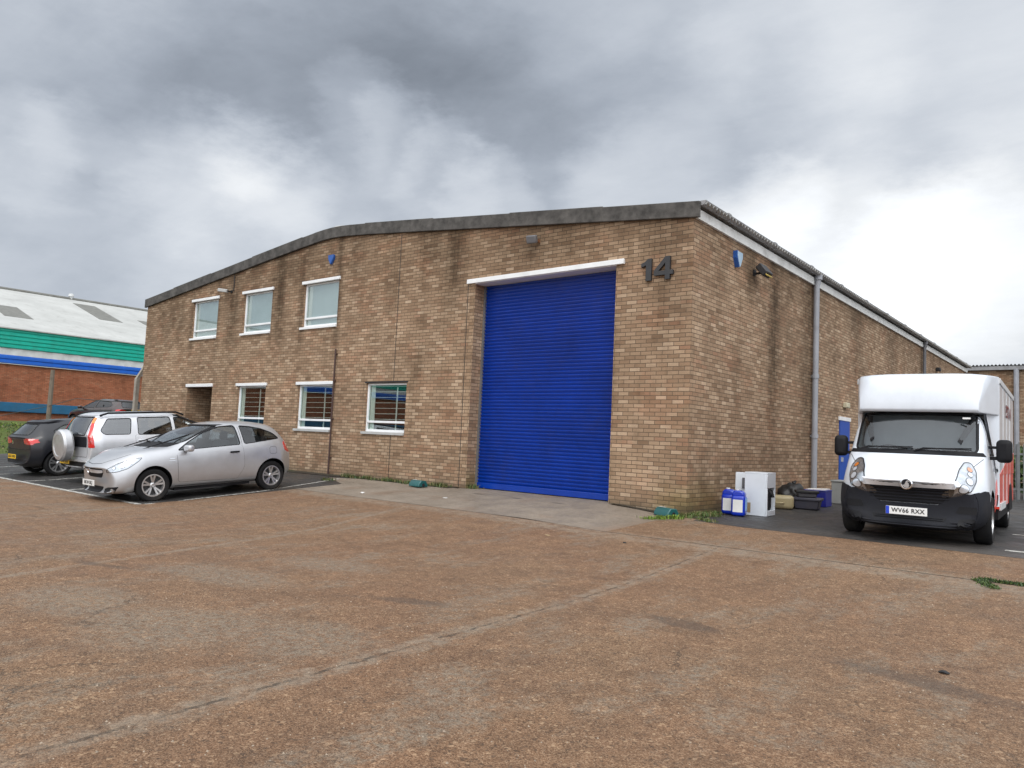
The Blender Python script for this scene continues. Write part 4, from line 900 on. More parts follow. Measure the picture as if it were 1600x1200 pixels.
# --- silver off-roader, tail towards the camera
def suv():
    K = dict(
     zb=[(.80, .40), (.6, .28), (-3.4, .32), (-3.55, .38)],
     ws=[(.80, .70), (.6, .80), (-3.3, .80), (-3.55, .70)],
     zs=[(.80, .48), (-3.3, .45), (-3.55, .48)],
     wm=[(.80, .74), (.5, .86), (-3.3, .88), (-3.55, .80)],
     zm=[(.80, .60), (-3.55, .70)],
     wh=[(.80, .70), (.5, .85), (-3.3, .875), (-3.5, .84), (-3.55, .80)],
     zh=[(.80, .72), (.3, .86), (-.4, .92), (-3.55, .96)],
     wb=[(.80, .62), (.5, .78), (-.4, .82), (-3.3, .83), (-3.55, .78)],
     zt=[(.80, .80), (.3, .95), (-.4, 1.0), (-3.3, 1.08), (-3.55, 1.05)],
     wr=[(.80, .55), (.4, .68), (-.35, .74), (-.8, .68), (-1.3, .655), (-3.2, .65), (-3.45, .66), (-3.55, .72)],
     zr=[(.80, .84), (.3, 1.0), (-.35, 1.08), (-.8, 1.33), (-1.2, 1.53), (-1.6, 1.575), (-3.1, 1.56), (-3.32, 1.50), (-3.47, 1.25), (-3.55, 1.10)],
     z8=[(.80, .86), (.3, 1.03), (-.35, 1.12), (-.8, 1.40), (-1.2, 1.60), (-1.6, 1.65), (-3.1, 1.64), (-3.33, 1.57), (-3.48, 1.28), (-3.55, 1.12)])
    xs = [.80, .74, .6, .35, .1, -.15, -.35, -.5, -.75, -1.0, -1.25, -1.6, -2.0, -2.4, -2.8, -3.1, -3.27, -3.36, -3.46, -3.52, -3.55]
    def bow(x, w):
        if x > .1: return x-.22*((x-.1)/.7)*(abs(w)/.85)**3
        if x < -3.0: return x+.10*((-3.0-x)/.55)*(abs(w)/.85)**3
        return x
    w0 = [(-.55, 1.06), (-1.48, 1.09), (-1.48, 1.50), (-1.22, 1.49), (-.85, 1.30)]
    w1 = [(-1.57, 1.095), (-2.40, 1.11), (-2.36, 1.505), (-1.57, 1.51)]
    w2 = [(-2.58, 1.12), (-3.16, 1.13), (-3.24, 1.22), (-3.04, 1.485), (-2.50, 1.49)]
    scr = [(-.70, 1.13), (.70, 1.13), (.58, 1.56), (-.58, 1.56)]; rw = [(-.60, 1.12), (.60, 1.12), (.52, 1.53), (-.52, 1.53)]
    xx, yy = -12.95, -1.55; ry = yy-2.62
    root, sk, body = car('off_road_car', (xx, yy, G(xx, yy)), R(90.5), K, xs, bow, 2.62, 'paint_silver_light', [w0, w1, w2], scr, rw, .875, .345, .215, .21, 5, False, gl='suv_glass', cabin=(-.5, -3.28))
    root.rotation_euler = (0, -math.asin((G(xx, yy)-G(xx, ry))/2.62), R(90.5))
    tag(root, 'silver off-roader with covered spare wheel on its tailgate, parked tail out between two cars', 'car')
    P = sk.patch
    for pl in ([(.45, .50), (1.50, .50), (1.53, 1.07), (.48, 1.04)], [(1.56, .50), (2.25, .50), (2.47, .85), (2.47, 1.10), (1.56, 1.085)]):
        for o in P('door', 'paint_silver_light', pl, 90, .003, r=.05, both=True):
            sg = 1 if sum(v.co.y for v in o.data.vertices) > 0 else -1
            xh = -max(p[0] for p in pl)+.14
            MB().obox((xh, sg*.888, .98), (.19, .035, .035)).build('handle', 'paint_silver_light', o, bevel=.012)
        sk.strip('door_seam', 'trim_black', rounded(pl, .05), .008, 90, .001, closed=True, both=True)
    # vertical tail lamps running up the rear pillar
    P('tail_light', 'lamp_red', [(1.80, .84), (1.95, .84), (1.965, 1.04), (1.955, 1.15), (1.955, 1.40), (1.89, 1.40), (1.87, 1.13), (1.82, 1.0)], 135, .012, r=.02, both=True, grid=.03)
    P('indicator', 'lamp_amber', [(1.955, 1.385), (1.89, 1.385), (1.88, 1.50), (1.935, 1.50)], 135, .015, both=True, grid=.03)
    P('reversing_lamp', 'lamp_glass', [(1.86, .93), (1.92, .93), (1.92, 1.0), (1.86, 1.0)], 135, .018, both=True, grid=.03)
    P('tailgate_trim', 'bumper_grey', [(-.60, .84), (.60, .84), (.62, 1.08), (-.62, 1.08)], 180, .004, r=.03, grid=.05)
    P('bumper_guard', 'trim_black', [(-.8, .40), (.8, .40), (.84, .50), (-.84, .50)], 180, .006, r=.02)
    sk.strip('bumper_lip', 'paint_silver_light', [(-.84, .535), (.84, .535)], .05, 180, .035)
    sk.strip('bumper_lip', 'paint_silver_light', [(3.0, .535), (3.5, .535)], .05, 90, .03, both=True)
    sk.strip('sill_trim', 'trim_black', [(.45, .42), (2.2, .42)], .10, 90, .006, both=True)
    sk.strip('tailgate_seam', 'trim_black', rounded([(-.64, .62), (.64, .62), (.64, 1.1), (.56, 1.555), (-.56, 1.555), (-.64, 1.1)], .05), .008, 180, .001, closed=True)
    sw = empty('spare_wheel', (-3.66, .05, .88), parent=root)
    MB().lathe([(.001, -.02), (.345, -.02), (.365, -.06), (.365, -.19), (.33, -.235), (.25, -.245), (.235, -.232), (.16, -.236), (.001, -.236)], 48, 'x', c=(.08, 0, 0)).build('wheel_cover', 'paint_silver_light', sw, smooth=True, angle=25)
    MB().box((.0, -.12, -.12), (.16, .12, .12)).build('carrier', 'trim_black', sw)
    number_plate(root, (-3.60, .25, .50), (-1, 0, 0), 'LN03 KZP', 'plate_yellow')
    for y in (.60, -.60):
        MB().tube([(-1.2, y, 1.555), (-1.4, y, 1.625), (-3.0, y, 1.615), (-3.18, y, 1.56)], .022, 8).build('roof_rail', 'trim_black', root, smooth=True)
    mirror(root, -.72, .97, 1.10, 'paint_silver_light', 1.25); mirror(root, -.72, -.97, 1.10, 'paint_silver_light', 1.25)
    MB().tube([(-3.50, -.2, 1.12), (-3.45, .1, 1.22), (-3.47, .42, 1.16)], .010, 6).build('wiper', 'trim_black', root)
    for y in (.38, -.38): seat(root, -1.35, y, .62); seat(root, -2.25, y, .66)
    MB().obox((-.72, 0, .95), (.4, 1.3, .24)).build('dashboard', 'seat_fabric', root, bevel=.06)
suv()

# --- black five-door hatchback, and a plum one far behind
GK = dict(
     zb=[(.84, .30), (.7, .20), (-3.2, .22), (-3.40, .32)],
     ws=[(.84, .66), (.6, .80), (-3.1, .80), (-3.40, .70)],
     zs=[(.84, .36), (-3.1, .32), (-3.40, .40)],
     wm=[(.84, .70), (.5, .87), (-3.1, .885), (-3.40, .78)],
     zm=[(.84, .48), (-3.40, .60)],
     wh=[(.84, .66), (.4, .85), (-3.0, .87), (-3.40, .76)],
     zh=[(.84, .58), (.3, .74), (-.4, .84), (-3.1, .92), (-3.40, .84)],
     wb=[(.84, .60), (.4, .78), (-.4, .81), (-3.0, .80), (-3.40, .70)],
     zt=[(.84, .66), (.3, .84), (-.4, .92), (-3.0, 1.03), (-3.40, .93)],
     wr=[(.84, .5), (.4, .66), (-.3, .74), (-.8, .66), (-1.2, .61), (-2.8, .60), (-3.1, .60), (-3.40, .64)],
     zr=[(.84, .69), (.3, .88), (-.3, .99), (-.7, 1.16), (-1.15, 1.345), (-1.5, 1.385), (-2.7, 1.345), (-2.98, 1.28), (-3.2, 1.10), (-3.40, .96)],
     z8=[(.84, .70), (.3, .90), (-.3, 1.02), (-.7, 1.23), (-1.15, 1.41), (-1.5, 1.452), (-2.7, 1.42), (-3.02, 1.36), (-3.22, 1.14), (-3.40, .98)])
GXS = [.84, .78, .6, .35, .1, -.15, -.35, -.55, -.8, -1.05, -1.3, -1.7, -2.1, -2.5, -2.8, -2.98, -3.08, -3.2, -3.3, -3.38, -3.40]
def gbow(x, w):
    if x > .1: return x-.26*((x-.1)/.74)*(abs(w)/.85)**3
    if x < -2.8: return x+.17*((-2.8-x)/.6)*(abs(w)/.85)**3
    return x
def hatch(name, label, x, y, z, rz, pm, glm, slope=0, plate=None, pz=.50):
    w0 = [(-.55, .97), (-1.48, 1.0), (-1.46, 1.33), (-1.15, 1.30), (-.8, 1.12)]
    w1 = [(-1.56, 1.0), (-2.60, 1.045), (-2.75, 1.12), (-2.45, 1.28), (-1.56, 1.33)]
    scr = [(-.66, 1.04), (.66, 1.04), (.52, 1.38), (-.52, 1.38)]; rw = [(-.58, 1.04), (.58, 1.04), (.47, 1.31), (-.47, 1.31)]
    root, sk, body = car(name, (x, y, z), rz, GK, GXS, gbow, 2.637, pm, [w0, w1], scr, rw, .885, .318, .215, .225, 5, True, gl=glm, cabin=(-.5, -2.95))
    root.rotation_euler = (0, slope, rz); tag(root, label, 'car')
    P = sk.patch
    for sg in (1, -1):
        P('tail_light', 'lamp_red', [(sg*.42, .83), (sg*.62, .80), (sg*.78, .80), (sg*.80, .93), (sg*.62, .96), (sg*.44, .93)], 180, .006, r=.02, grid=.03)
        P('tail_light_side', 'lamp_red', [(3.06, .86), (3.35, .80), (3.35, .93), (3.18, .95)], 90, .006, r=.02, grid=.03, mirror=sg < 0)
        P('lamp_strip', 'lamp_glass', [(sg*.46, .835), (sg*.74, .82), (sg*.74, .84), (sg*.46, .855)], 180, .010, grid=.03)
    for pl in ([(.45, .38), (1.50, .38), (1.52, .99), (.48, .95)], [(1.55, .38), (2.2, .38), (2.45, .75), (2.5, 1.03), (1.55, .995)]):
        P('door', pm, pl, 90, .003, r=.05, both=True)
    P('bumper_insert', 'trim_black', [(-.62, .33), (.62, .33), (.68, .42), (-.68, .42)], 180, .004, r=.02)
    sk.strip('bumper_seam', 'bumper_grey', [(-.76, .70), (-.5, .67), (.5, .67), (.76, .70)], .012, 180, .006)
    P('spoiler', pm, [(-.52, 1.325), (.52, 1.325), (.50, 1.37), (-.50, 1.37)], 180, .03, r=.01, skirt=.05)
    MB().tube([(-3.27, -.1, 1.04), (-3.2, .15, 1.12), (-3.24, .38, 1.06)], .010, 6).build('wiper', 'trim_black', root)
    MB().lathe([(.05, 0), (.05, -.012), (.04, -.014), (.001, -.010), (.001, 0)], 24, 'x', c=(-3.39, 0, .86)).build('badge', 'chrome', root, smooth=True)
    if plate: number_plate(root, (-3.415, 0, pz), (-1, 0, 0), plate, 'plate_yellow')
    mirror(root, -.68, .96, 1.0, pm); mirror(root, -.68, -.96, 1.0, pm)
    for yy in (.38, -.38): seat(root, -1.35, yy, .5); seat(root, -2.2, yy, .52)
    return root
gx, gy = -15.8, -2.0
hatch('hatchback_car', 'glossy black five-door hatchback parked tail out beside the grass bank', gx, gy, G(gx, gy), R(90.5), 'paint_dark', 'car_glass', -math.asin((G(gx, gy)-G(gx, gy-2.6))/2.637), 'LK63 OWD')
hatch('hatchback_car', 'dark plum hatchback far behind the parked cars below the red brick building', -32.0, 2.75, .80, R(190), 'paint_plum', 'dark_glass', 0, 'BD54 FKT', .92)

# --- white box van with red lower body, facing the camera
def van():
    K = dict(
     zb=[(.86, .26), (.7, .18), (-1.2, .22)],
     ws=[(.86, .78), (.7, .92), (-1.2, .93)],
     zs=[(.86, .32), (-1.2, .32)],
     wm=[(.86, .82), (.7, .97), (.2, .985), (-1.2, .985)],
     zm=[(.86, .50), (-1.2, .62)],
     wh=[(.86, .80), (.6, .955), (-1.2, .97)],
     zh=[(.86, .66), (.5, .90), (-1.2, 1.02)],
     wb=[(.86, .74), (.6, .86), (.3, .93), (-1.2, .93)],
     zt=[(.86, .76), (.7, .93), (.5, 1.08), (.3, 1.17), (-1.2, 1.22)],
     wr=[(.86, .62), (.7, .70), (.5, .76), (.35, .83), (.1, .86), (-.1, .86), (-.4, .86), (-1.2, .86)],
     zr=[(.86, .80), (.75, .94), (.6, 1.06), (.42, 1.19), (.3, 1.30), (.1, 1.58), (-.08, 1.83), (-.3, 1.90), (-1.2, 1.92)],
     z8=[(.86, .82), (.77, .97), (.62, 1.10), (.46, 1.23), (.36, 1.31), (.14, 1.62), (-.04, 1.88), (-.3, 1.95), (-1.2, 1.96)])
    xs = [.86, .83, .76, .68, .58, .46, .37, .26, .14, .02, -.08, -.2, -.4, -.7, -1.0, -1.2]
    def bow(x, w):
        if x > -.6: return x-(.10+.16*max(0, min(1, (x+.1)/.9)))*(abs(w)/.95)**3*min(1, (x+.6)/.4)
        return x
    root = empty('box_van', (3.525, .42, G(3.525, .42)), R(-90+3.3))
    tag(root, 'white and red luton box van facing out beside the side wall of the brick unit', 'van')
    full = loft(K, xs, bow, 3); sk = Skin(full, root)
    win = [(-.16, 1.27), (-.80, 1.27), (-.80, 1.80), (-.42, 1.80), (-.30, 1.66)]
    scr = [(-.80, 1.285), (.80, 1.285), (.77, 1.862), (-.77, 1.862)]
    b = MB().box((-1.1, -.84, .5), (.12, .84, 1.2)).box((-1.1, -.74, 1.2), (.05, .74, 1.84))
    inner = MB(); inner.prism([(.22, 1.2), (.22, .6), (-1.1, .6), (-1.1, 1.86), (-.14, 1.86)], -.77, .77, 'y')
    cut = [cmesh(inner, 'trim_black'), cmesh(MB().prism(rounded(win, .05), -2, 2, 'y')), cmesh(MB().prism(rounded(scr, .07), -.3, 1.5, 'x'))]
    for sg in (1, -1): cut.append(cmesh(MB().lathe([(.41, sg*.62), (.41, sg*1.3)], 48, 'y', c=(0, 0, .36)), 'trim_black'))
    full.materials.append(MATS['paint_white']); me = boolean(full, cut)
    ti = len(me.materials); me.materials.append(MATS['bumper_grey'])
    for p_ in me.polygons:
        if p_.center.z < .36: p_.material_index = ti
    finish(me, 'cab', root, smooth=True, angle=38)
    P = sk.patch
    P('windscreen', 'car_glass', scr, 0, -.006, r=.07, skirt=.004); sk.strip('screen_seal', 'trim_black', rounded(scr, .07), .03, 0, .004, closed=True)
    P('side_window', 'car_glass', [(-x, z) for x, z in win], 90, -.006, r=.05, skirt=.004, both=True); sk.strip('window_seal', 'trim_black', rounded([(-x, z) for x, z in win], .05), .03, 90, .004, closed=True, both=True)
    P('cowl', 'trim_black', [(-.90, 1.235), (.90, 1.235), (.86, 1.29), (-.86, 1.29)], 0, .004, r=.01)
    # front end
    bump = [(-.97, .23), (.97, .23), (.985, .60), (.97, .74), (.90, .76), (.80, .71), (.60, .72), (.50, .64), (.36, .54), (-.36, .54), (-.50, .64), (-.60, .72), (-.80, .71), (-.90, .76), (-.97, .74), (-.985, .60)]
    P('bumper', 'bumper_grey', bump, 0, .02, grid=.05, skirt=.03)
    P('bumper_side', 'bumper_grey', [(-.72, .24), (-.42, .24), (-.40, .60), (-.46, .70), (-.60, .74), (-.72, .72)], 90, .02, grid=.05, skirt=.03, both=True)
    P('grille', 'trim_black', [(-.36, .545), (.36, .545), (.48, .60), (.56, .70), (.585, .83), (-.585, .83), (-.56, .70), (-.48, .60)], 0, .012, r=.03, grid=.04)
    for zz in (.58, .625, .67, .715, .76): sk.strip('grille_slat', 'bumper_grey', [(-.50+max(0, .62-zz)*2, zz), (.50-max(0, .62-zz)*2, zz)], .014, 0, .028)
    P('grille_bar', 'silver_bar', [(-.585, .79), (.585, .79), (.60, .865), (-.60, .865)], 0, .028, r=.012, grid=.04)
    P('lower_grille', 'trim_black', [(-.44, .30), (.44, .30), (.47, .36), (-.47, .36)], 0, .024, r=.01, grid=.04)
    for zz in (.315, .342): sk.strip('grille_slat', 'bumper_grey', [(-.43, zz), (.43, zz)], .010, 0, .034)
    for sg in (1, -1):
        P('fog_recess', 'trim_black', [(sg*.58, .44), (sg*.82, .44), (sg*.82, .54), (sg*.62, .54)], 0, .024, r=.02, grid=.04)
        P('fog_recess', 'trim_black', [(sg*.60, .26), (sg*.78, .26), (sg*.80, .38), (sg*.62, .36)], 0, .024, r=.03, grid=.04)
    hl = [(-.115, .65), (.04, .675), (.18, .76), (.29, .88), (.345, 1.02), (.34, 1.14), (.26, 1.145), (.12, 1.03), (-.01, .86), (-.10, .73)]
    P('headlight', 'lamp_reflector', hl, 38, .006, r=.04, grid=.03, both=True); P('headlight_lens', 'lamp_glass', hl, 38, .022, r=.04, grid=.03, both=True); sk.strip('headlight_seal', 'trim_black', rounded(hl, .04), .012, 38, .010, closed=True, both=True)
    for (u, z, r_, mt) in ((.09, .78, .062, 'silver_bar'), (.19, .88, .056, 'silver_bar'), (.235, .975, .036, 'silver_bar'), (.265, 1.04, .036, 'lamp_amber')):
        P('lamp_bowl', 'trim_black', [(u+r_*math.cos(t*.4189), z+r_*math.sin(t*.4189)) for t in range(15)], 38, .010, grid=.03, both=True)
        P('lamp_bowl', mt, [(u+r_*.82*math.cos(t*.4189), z+r_*.82*math.sin(t*.4189)) for t in range(15)], 38, .014, grid=.03, both=True)
    sk.strip('bonnet_seam', 'trim_black', [(-.87, 1.20), (-.78, 1.10), (-.68, .93), (-.60, .875), (.60, .875), (.68, .93), (.78, 1.10), (.87, 1.20)], .008, 0, .002)
    bd = empty('badge', (.905, 0, .815), parent=root)
    MB().lathe([(.080, 0), (.080, .014), (.066, .020), (.066, .010), (.001, .010), (.001, 0)], 36, 'x').build('badge_ring', 'chrome', bd, smooth=True, angle=30)
    MB().lathe([(.062, .0), (.062, .0125), (.001, .0125), (.001, 0)], 36, 'x').build('badge_field', 'trim_black', bd)
    g_ = [(-.062, -.028), (-.03, -.045), (.0, -.058), (.03, -.05), (.038, -.02), (.03, .005), (.016, .022), (.028, .034), (.05, .02), (.056, .03), (.03, .052), (.0, .04), (-.012, .012), (-.02, -.012), (-.04, -.02), (-.058, -.012)]
    V, F = tri2d(g_); b = MB(); b.add([(.018, y, z) for y, z in V]+[(.012, y, z) for y, z in V], F+[tuple(i+len(V) for i in f[::-1]) for f in F]); b.build('badge_emblem', 'chrome', bd)
    number_plate(root, (.903, 0, .435), (1, 0, 0), 'WV66 RXX', 'plate_white', blue=True)
    # door, mirrors, wipers
    dl = [(.12, .40), (.42, .40), (.90, .40), (.92, 1.86), (.36, 1.86), (.12, 1.4)]
    sk.strip('door_seam', 'trim_black', [(.40, .78), (.46, .45), (.92, .42), (.92, 1.86), (.30, 1.86), (.06, 1.30)], .012, 90, .002, both=True)
    P('lower_panel', 'paint_red', [(.44, .36), (1.18, .36), (1.18, 1.02), (.62, .86), (.42, .62)], 90, .004, both=True, r=.02)
    sk.strip('door_handle', 'trim_black', [(.74, 1.05), (.90, 1.05)], .045, 90, .03, both=True)
    P('side_marker', 'bumper_grey', [(.78, .52), (.92, .52), (.92, .68), (.78, .68)], 90, .012, both=True)
    for sg in (1, -1):
        b = MB(); b.obox((-.16, sg*1.10, 1.33), (.15, .20, .33), (0, 0, R(sg*-8))); m = b.build('wing_mirror', 'trim_black', root, bevel=.065, seg=4)
        MB().box((-.20, min(sg*.88, sg*1.02), 1.36), (-.14, max(sg*.88, sg*1.02), 1.40)).box((-.20, min(sg*.88, sg*1.02), 1.20), (-.14, max(sg*.88, sg*1.02), 1.25)).build('mirror_arm', 'trim_black', m, bevel=.008)
        MB().obox((-.245, sg*1.10, 1.37), (.01, .15, .20)).build('mirror_glass', 'chrome', m)
    for (y0, y1) in ((-.72, -.0), (.02, .74)):
        MB().tube([(.40, y0, 1.285), (.37, y0+.12, 1.33), (.375, y1, 1.325)], [.014, .012, .009], 6).build('wiper', 'trim_black', root)
        MB().tube([(.385, y0+.05, 1.30), (.36, y0+.3, 1.335), (.355, y1+.0, 1.345)], .006, 5).build('wiper', 'trim_black', root)
    MB().box((-.02, .60, 1.775), (.0, .70, 1.80)).build('sticker', 'plate_white', root).location = (.04, 0, 0)
    for y in (.45, -.45, .0): seat(root, -.62, y, .82)
    MB().obox((-.12, 0, 1.10), (.42, 1.48, .16)).build('dashboard', 'seat_fabric', root, bevel=.05)
    MB().obox((.12, .3, 1.20), (.10, .5, .02)).build('paper', 'seat_light', root)
    b = MB(); b.lathe([(.20, -.013), (.215, 0), (.20, .013), (.187, 0)], 28, 'x', closed=True); sw = b.build('steering_wheel', 'trim_black', root, smooth=True); sw.location = (-.30, -.45, 1.24); sw.rotation_euler = (0, R(-50), 0)
    # luton box with rounded nose
    prof = [(-.86, 1.88), (-.3, 1.88), (.03, 1.875), (.065, 1.91), (.065, 2.02), (.05, 2.14), (.025, 2.25), (-.015, 2.34), (-.07, 2.405), (-.15, 2.45), (-.25, 2.475), (-.45, 2.488), (-.86, 2.49)]
    hwf = lambda x: kv([(.07, .80), (-.04, .815), (-.17, .84), (-.35, .885), (-.6, .945), (-.86, 1.0)], x)
    b = MB(); S_ = [-1, -.97, -.9, -.75, -.5, -.25, 0, .25, .5, .75, .9, .97, 1]; n = len(prof)
    for s_ in S_: b.v += [(x-((.05*abs(s_)**6+.16*abs(s_)**7*sm((z-1.95)/.42)) if x > -.5 else 0), hwf(x)*s_*(1+.055*sm((z-1.95)/.42)*max(0, (x+.86)/.9)), z-(.02*abs(s_)**4 if z > 2.3 else 0)) for x, z in prof]
    for i in range(len(S_)-1): b.f += [(i*n+k, i*n+(k+1) % n, (i+1)*n+(k+1) % n, (i+1)*n+k) for k in range(n)]
    b.f += [tuple(range(n)), tuple(range((len(S_)-1)*n, len(S_)*n))[::-1]]; b.m = [0]*len(b.f)
    b.build('luton_nose', 'paint_white', root, bevel=.06, seg=4, angle=60)
    # flared side fairings between cab and box
    for sg in (1, -1):
        b = MB(); prof = [(-.50, .90, 1.91), (-.56, .965, 1.2), (-.86, .99, .45)]
        pts = []
        for j in range(9):
            z = 1.91-(1.91-.50)*j/8; xf = -.48-.38*(j/8)
            for u in range(5):
                q = u/4; x = xf+(-.88-xf)*q; y_in = .85+.115*min(1, (1.91-z)/.8); yv = y_in+(1.0-y_in)*q**1.8; pts.append((x, sg*yv, z))
        b.add(pts, [(j*5+u, j*5+u+1, (j+1)*5+u+1, (j+1)*5+u) for j in range(8) for u in range(4)])
        b.add([(x, y-sg*.03, z) for x, y, z in pts], [(j*5+u, (j+1)*5+u, (j+1)*5+u+1, j*5+u+1) for j in range(8) for u in range(4)])
        b.build('side_fairing', 'paint_white', root, smooth=True)
    box = MB().box((-4.75, -1.0, .98), (-.87, 1.0, 2.42)).build('box_body', 'paint_white', root, bevel=.03)
    MB().box((-4.74, -.998, .46), (-.88, .998, .977)).build('lower_body', 'paint_red', root, bevel=.01)
    b = MB()
    for sg in (1, -1): b.prism([(-.88, .978), (-4.74, .978), (-4.74, 1.36), (-2.3, 1.16)], min(sg*.995, sg*1.006), max(sg*.995, sg*1.006), 'y')
    b.build('red_flash', 'paint_red', root)
    for sg in (1, -1):
        MB().box((-4.75, min(sg*.97, sg*1.015), 2.37), (-.86, max(sg*.97, sg*1.015), 2.455)).build('cant_rail', 'panel_grey', root, bevel=.006)
        for xx in (-1.75, -2.65, -3.55): MB().box((xx-.015, min(sg*.998, sg*1.008), .47), (xx+.015, max(sg*.998, sg*1.008), 2.37)).build('panel_joint', 'panel_grey', root)
        MB().box((-2.1, min(sg*.99, sg*1.018), .44), (-.9, max(sg*.99, sg*1.018), .55)).build('side_guard', 'panel_grey', root, bevel=.006)
    MB().box((-4.73, -.98, .30), (-.9, .98, .455)).build('chassis', 'trim_black', root)
    MB().prism([(-3.68+.45*math.cos(t*math.pi/12), .36+.45*math.sin(t*math.pi/12)) for t in range(13)], -1.009, 1.009, 'y').build('rear_arch', 'trim_black', root)
    put_text('EST N', .30, (-3.0, 1.011, 2.02), (0, 1, 0), 'lettering', 'box_lettering', root, bold=.004, sx=1.6)
    for x in (0, -3.68):
        for sg in (1, -1): wheel(root, x, sg*(.86 if x else .86), .345, .225, .21, 5, False, sg, steel=True)
van()

# ------------------------------------------------------------------ neighbour building on the left
plain('clad_green', (.0, .36, .27), .4, var=.12, dirt=.25); plain('clad_white', (.55, .56, .56), .45, var=.1, dirt=.2); plain('clad_blue', (.005, .10, .48), .4, var=.12, dirt=.2)
plain('clad_teal', (.01, .10, .20), .5, var=.15, dirt=.3); plain('roof_pale', (.42, .425, .41), .8, var=.12, vscale=.4, dirt=.3); plain('roof_light', (.16, .16, .145), .7, var=.2, dirt=.4)
NB = empty('factory_building', (-42, 0, 0)); NB.location = (-42, 0, 0); NB.rotation_euler = (0, 0, R(-1.2))
tag(NB, 'low red brick factory clad in green, white and blue bands under a pale shallow roof', 'factory')
Y0, Y1, ZE = -75, 40, 6.12
b = MB(); b.box((-26, Y0, -.5), (0, Y1, ZE-.05)); b.build('brick_wall', 'brick_red', NB)
def clad(name, z0, z1, mat, ribs, off, horiz=True):
    b = MB(); n = ribs; prof = []
    for k in range(n):
        a, c_ = z0+(z1-z0)*k/n, z0+(z1-z0)*(k+1)/n; h = (c_-a)
        prof += [(off, a), (off+.05, a+h*.15), (off+.05, a+h*.7), (off, a+h*.85)]
    prof.append((off, z1)); m = len(prof)
    b.add([(x, Y0, z) for x, z in prof]+[(x, Y1, z) for x, z in prof], [(i, i+1, m+i+1, m+i) for i in range(m-1)])
    b.box((.0, Y0, z0-.0), (off-.003, Y1, z1)); b.build(name, mat, NB, recalc=False)
clad('green_cladding', 5.0, 6.12, 'clad_green', 5, .10); clad('blue_cladding', 4.15, 4.62, 'clad_blue', 2, .08)
b = MB(); vs = []; N = 460
for j in range(N+1):
    yy = Y0+(Y1-Y0)*j/N; h = .03 if (j//2) % 2 else 0
    vs += [(.05+h, yy, 4.62), (.05+h, yy, 5.0)]
b.add(vs, [(2*j, 2*j+2, 2*j+3, 2*j+1) for j in range(N)]); b.build('white_cladding', 'clad_white', NB, recalc=False)
MB().box((0, Y0, 4.12), (.12, Y1, 4.15)).build('drip_trim', 'clad_white', NB)
MB().box((0, Y0, 1.50), (.18, Y1, 2.02)).build('teal_band', 'clad_teal', NB, bevel=.02)
b = MB(); b.add([(.25, Y0, ZE+.0), (.25, Y1, ZE+.0), (-13, Y1, ZE+4.0), (-13, Y0, ZE+4.0), (-26, Y1, ZE), (-26, Y0, ZE)], [(0, 1, 2, 3), (3, 2, 4, 5)])
b.add([(.25, Y0, ZE-.06), (.25, Y1, ZE-.06), (-13, Y1, ZE+3.94), (-13, Y0, ZE+3.94)], [(3, 2, 1, 0)]); b.add([(.25, Y0, ZE-.06), (.25, Y1, ZE-.06), (.25, Y1, ZE), (.25, Y0, ZE)], [(0, 1, 2, 3)])
b.build('roof', 'roof_pale', NB, recalc=False)
zr = lambda x: ZE+(.25-x)*4.0/13.25
for (ya, xa, xb) in ((-22, -3, -6), (-15, -3, -6), (-8, -3, -6), (-2.5, -2.7, -6.4), (2.6, -3.0, -6.3), (9.0, -6.2, -11.4), (12.2, -3.3, -8.0), (17, -6, -11), (22, -3.3, -8), (.0, -8.5, -11.5)):
    MB().add([(xa, ya, zr(xa)+.02), (xa, ya+1.5, zr(xa)+.02), (xb, ya+1.5, zr(xb)+.02), (xb, ya, zr(xb)+.02), (xa, ya, zr(xa)-.02), (xa, ya+1.5, zr(xa)-.02), (xb, ya+1.5, zr(xb)-.02), (xb, ya, zr(xb)-.02)],
        [(0, 1, 2, 3), (0, 4, 5, 1), (1, 5, 6, 2), (2, 6, 7, 3), (3, 7, 4, 0)]).build('rooflight', 'roof_light', NB)
MB().tube([(-13, Y0, ZE+4.03), (-13, Y1, ZE+4.03)], .12, 8).build('ridge_cap', 'roof_light', NB)
MB().lathe([(.12, 0), (.12, .2), (.2, .22), (.16, .4), (.01, .45)], 16, 'z', c=(-13, 9.4, ZE+4.0)).build('roof_vent', 'clad_white', NB)

# ------------------------------------------------------------------ brick building closing the yard on the right
RB = empty('brick_building', (0, 34, 0)); tag(RB, 'long plain brick building closing off the far end of the side yard', 'building')
brick('brick_far', stains=((2.5, .8, 2, 5, .5),))
MB().box((-2, 0, -.3), (45, 14, 5.95)).build('wall', 'brick_far', RB)
b = MB(); N = 560; rows = []
for j in range(N+1):
    xx = -2.2+47*j/N; h = .045*(1 if (j//1) % 2 else -1); rows += [(xx, -.25, 6.20+h), (xx, 14, 6.32+h)]
b.add(rows, [(2*j, 2*j+2, 2*j+3, 2*j+1) for j in range(N)]); b.build('roof', 'asbestos', RB, recalc=False)
MB().box((-2.2, -.2, 5.95), (45, -.002, 6.15)).build('gutter', 'gutter_grey', RB)
for xx in (1.45, 9.5, 17.5): MB().tube([(xx, -.12, 6.0), (xx, -.12, 0)], .12, 10).build('downpipe', 'pipe_grey', RB, smooth=True)

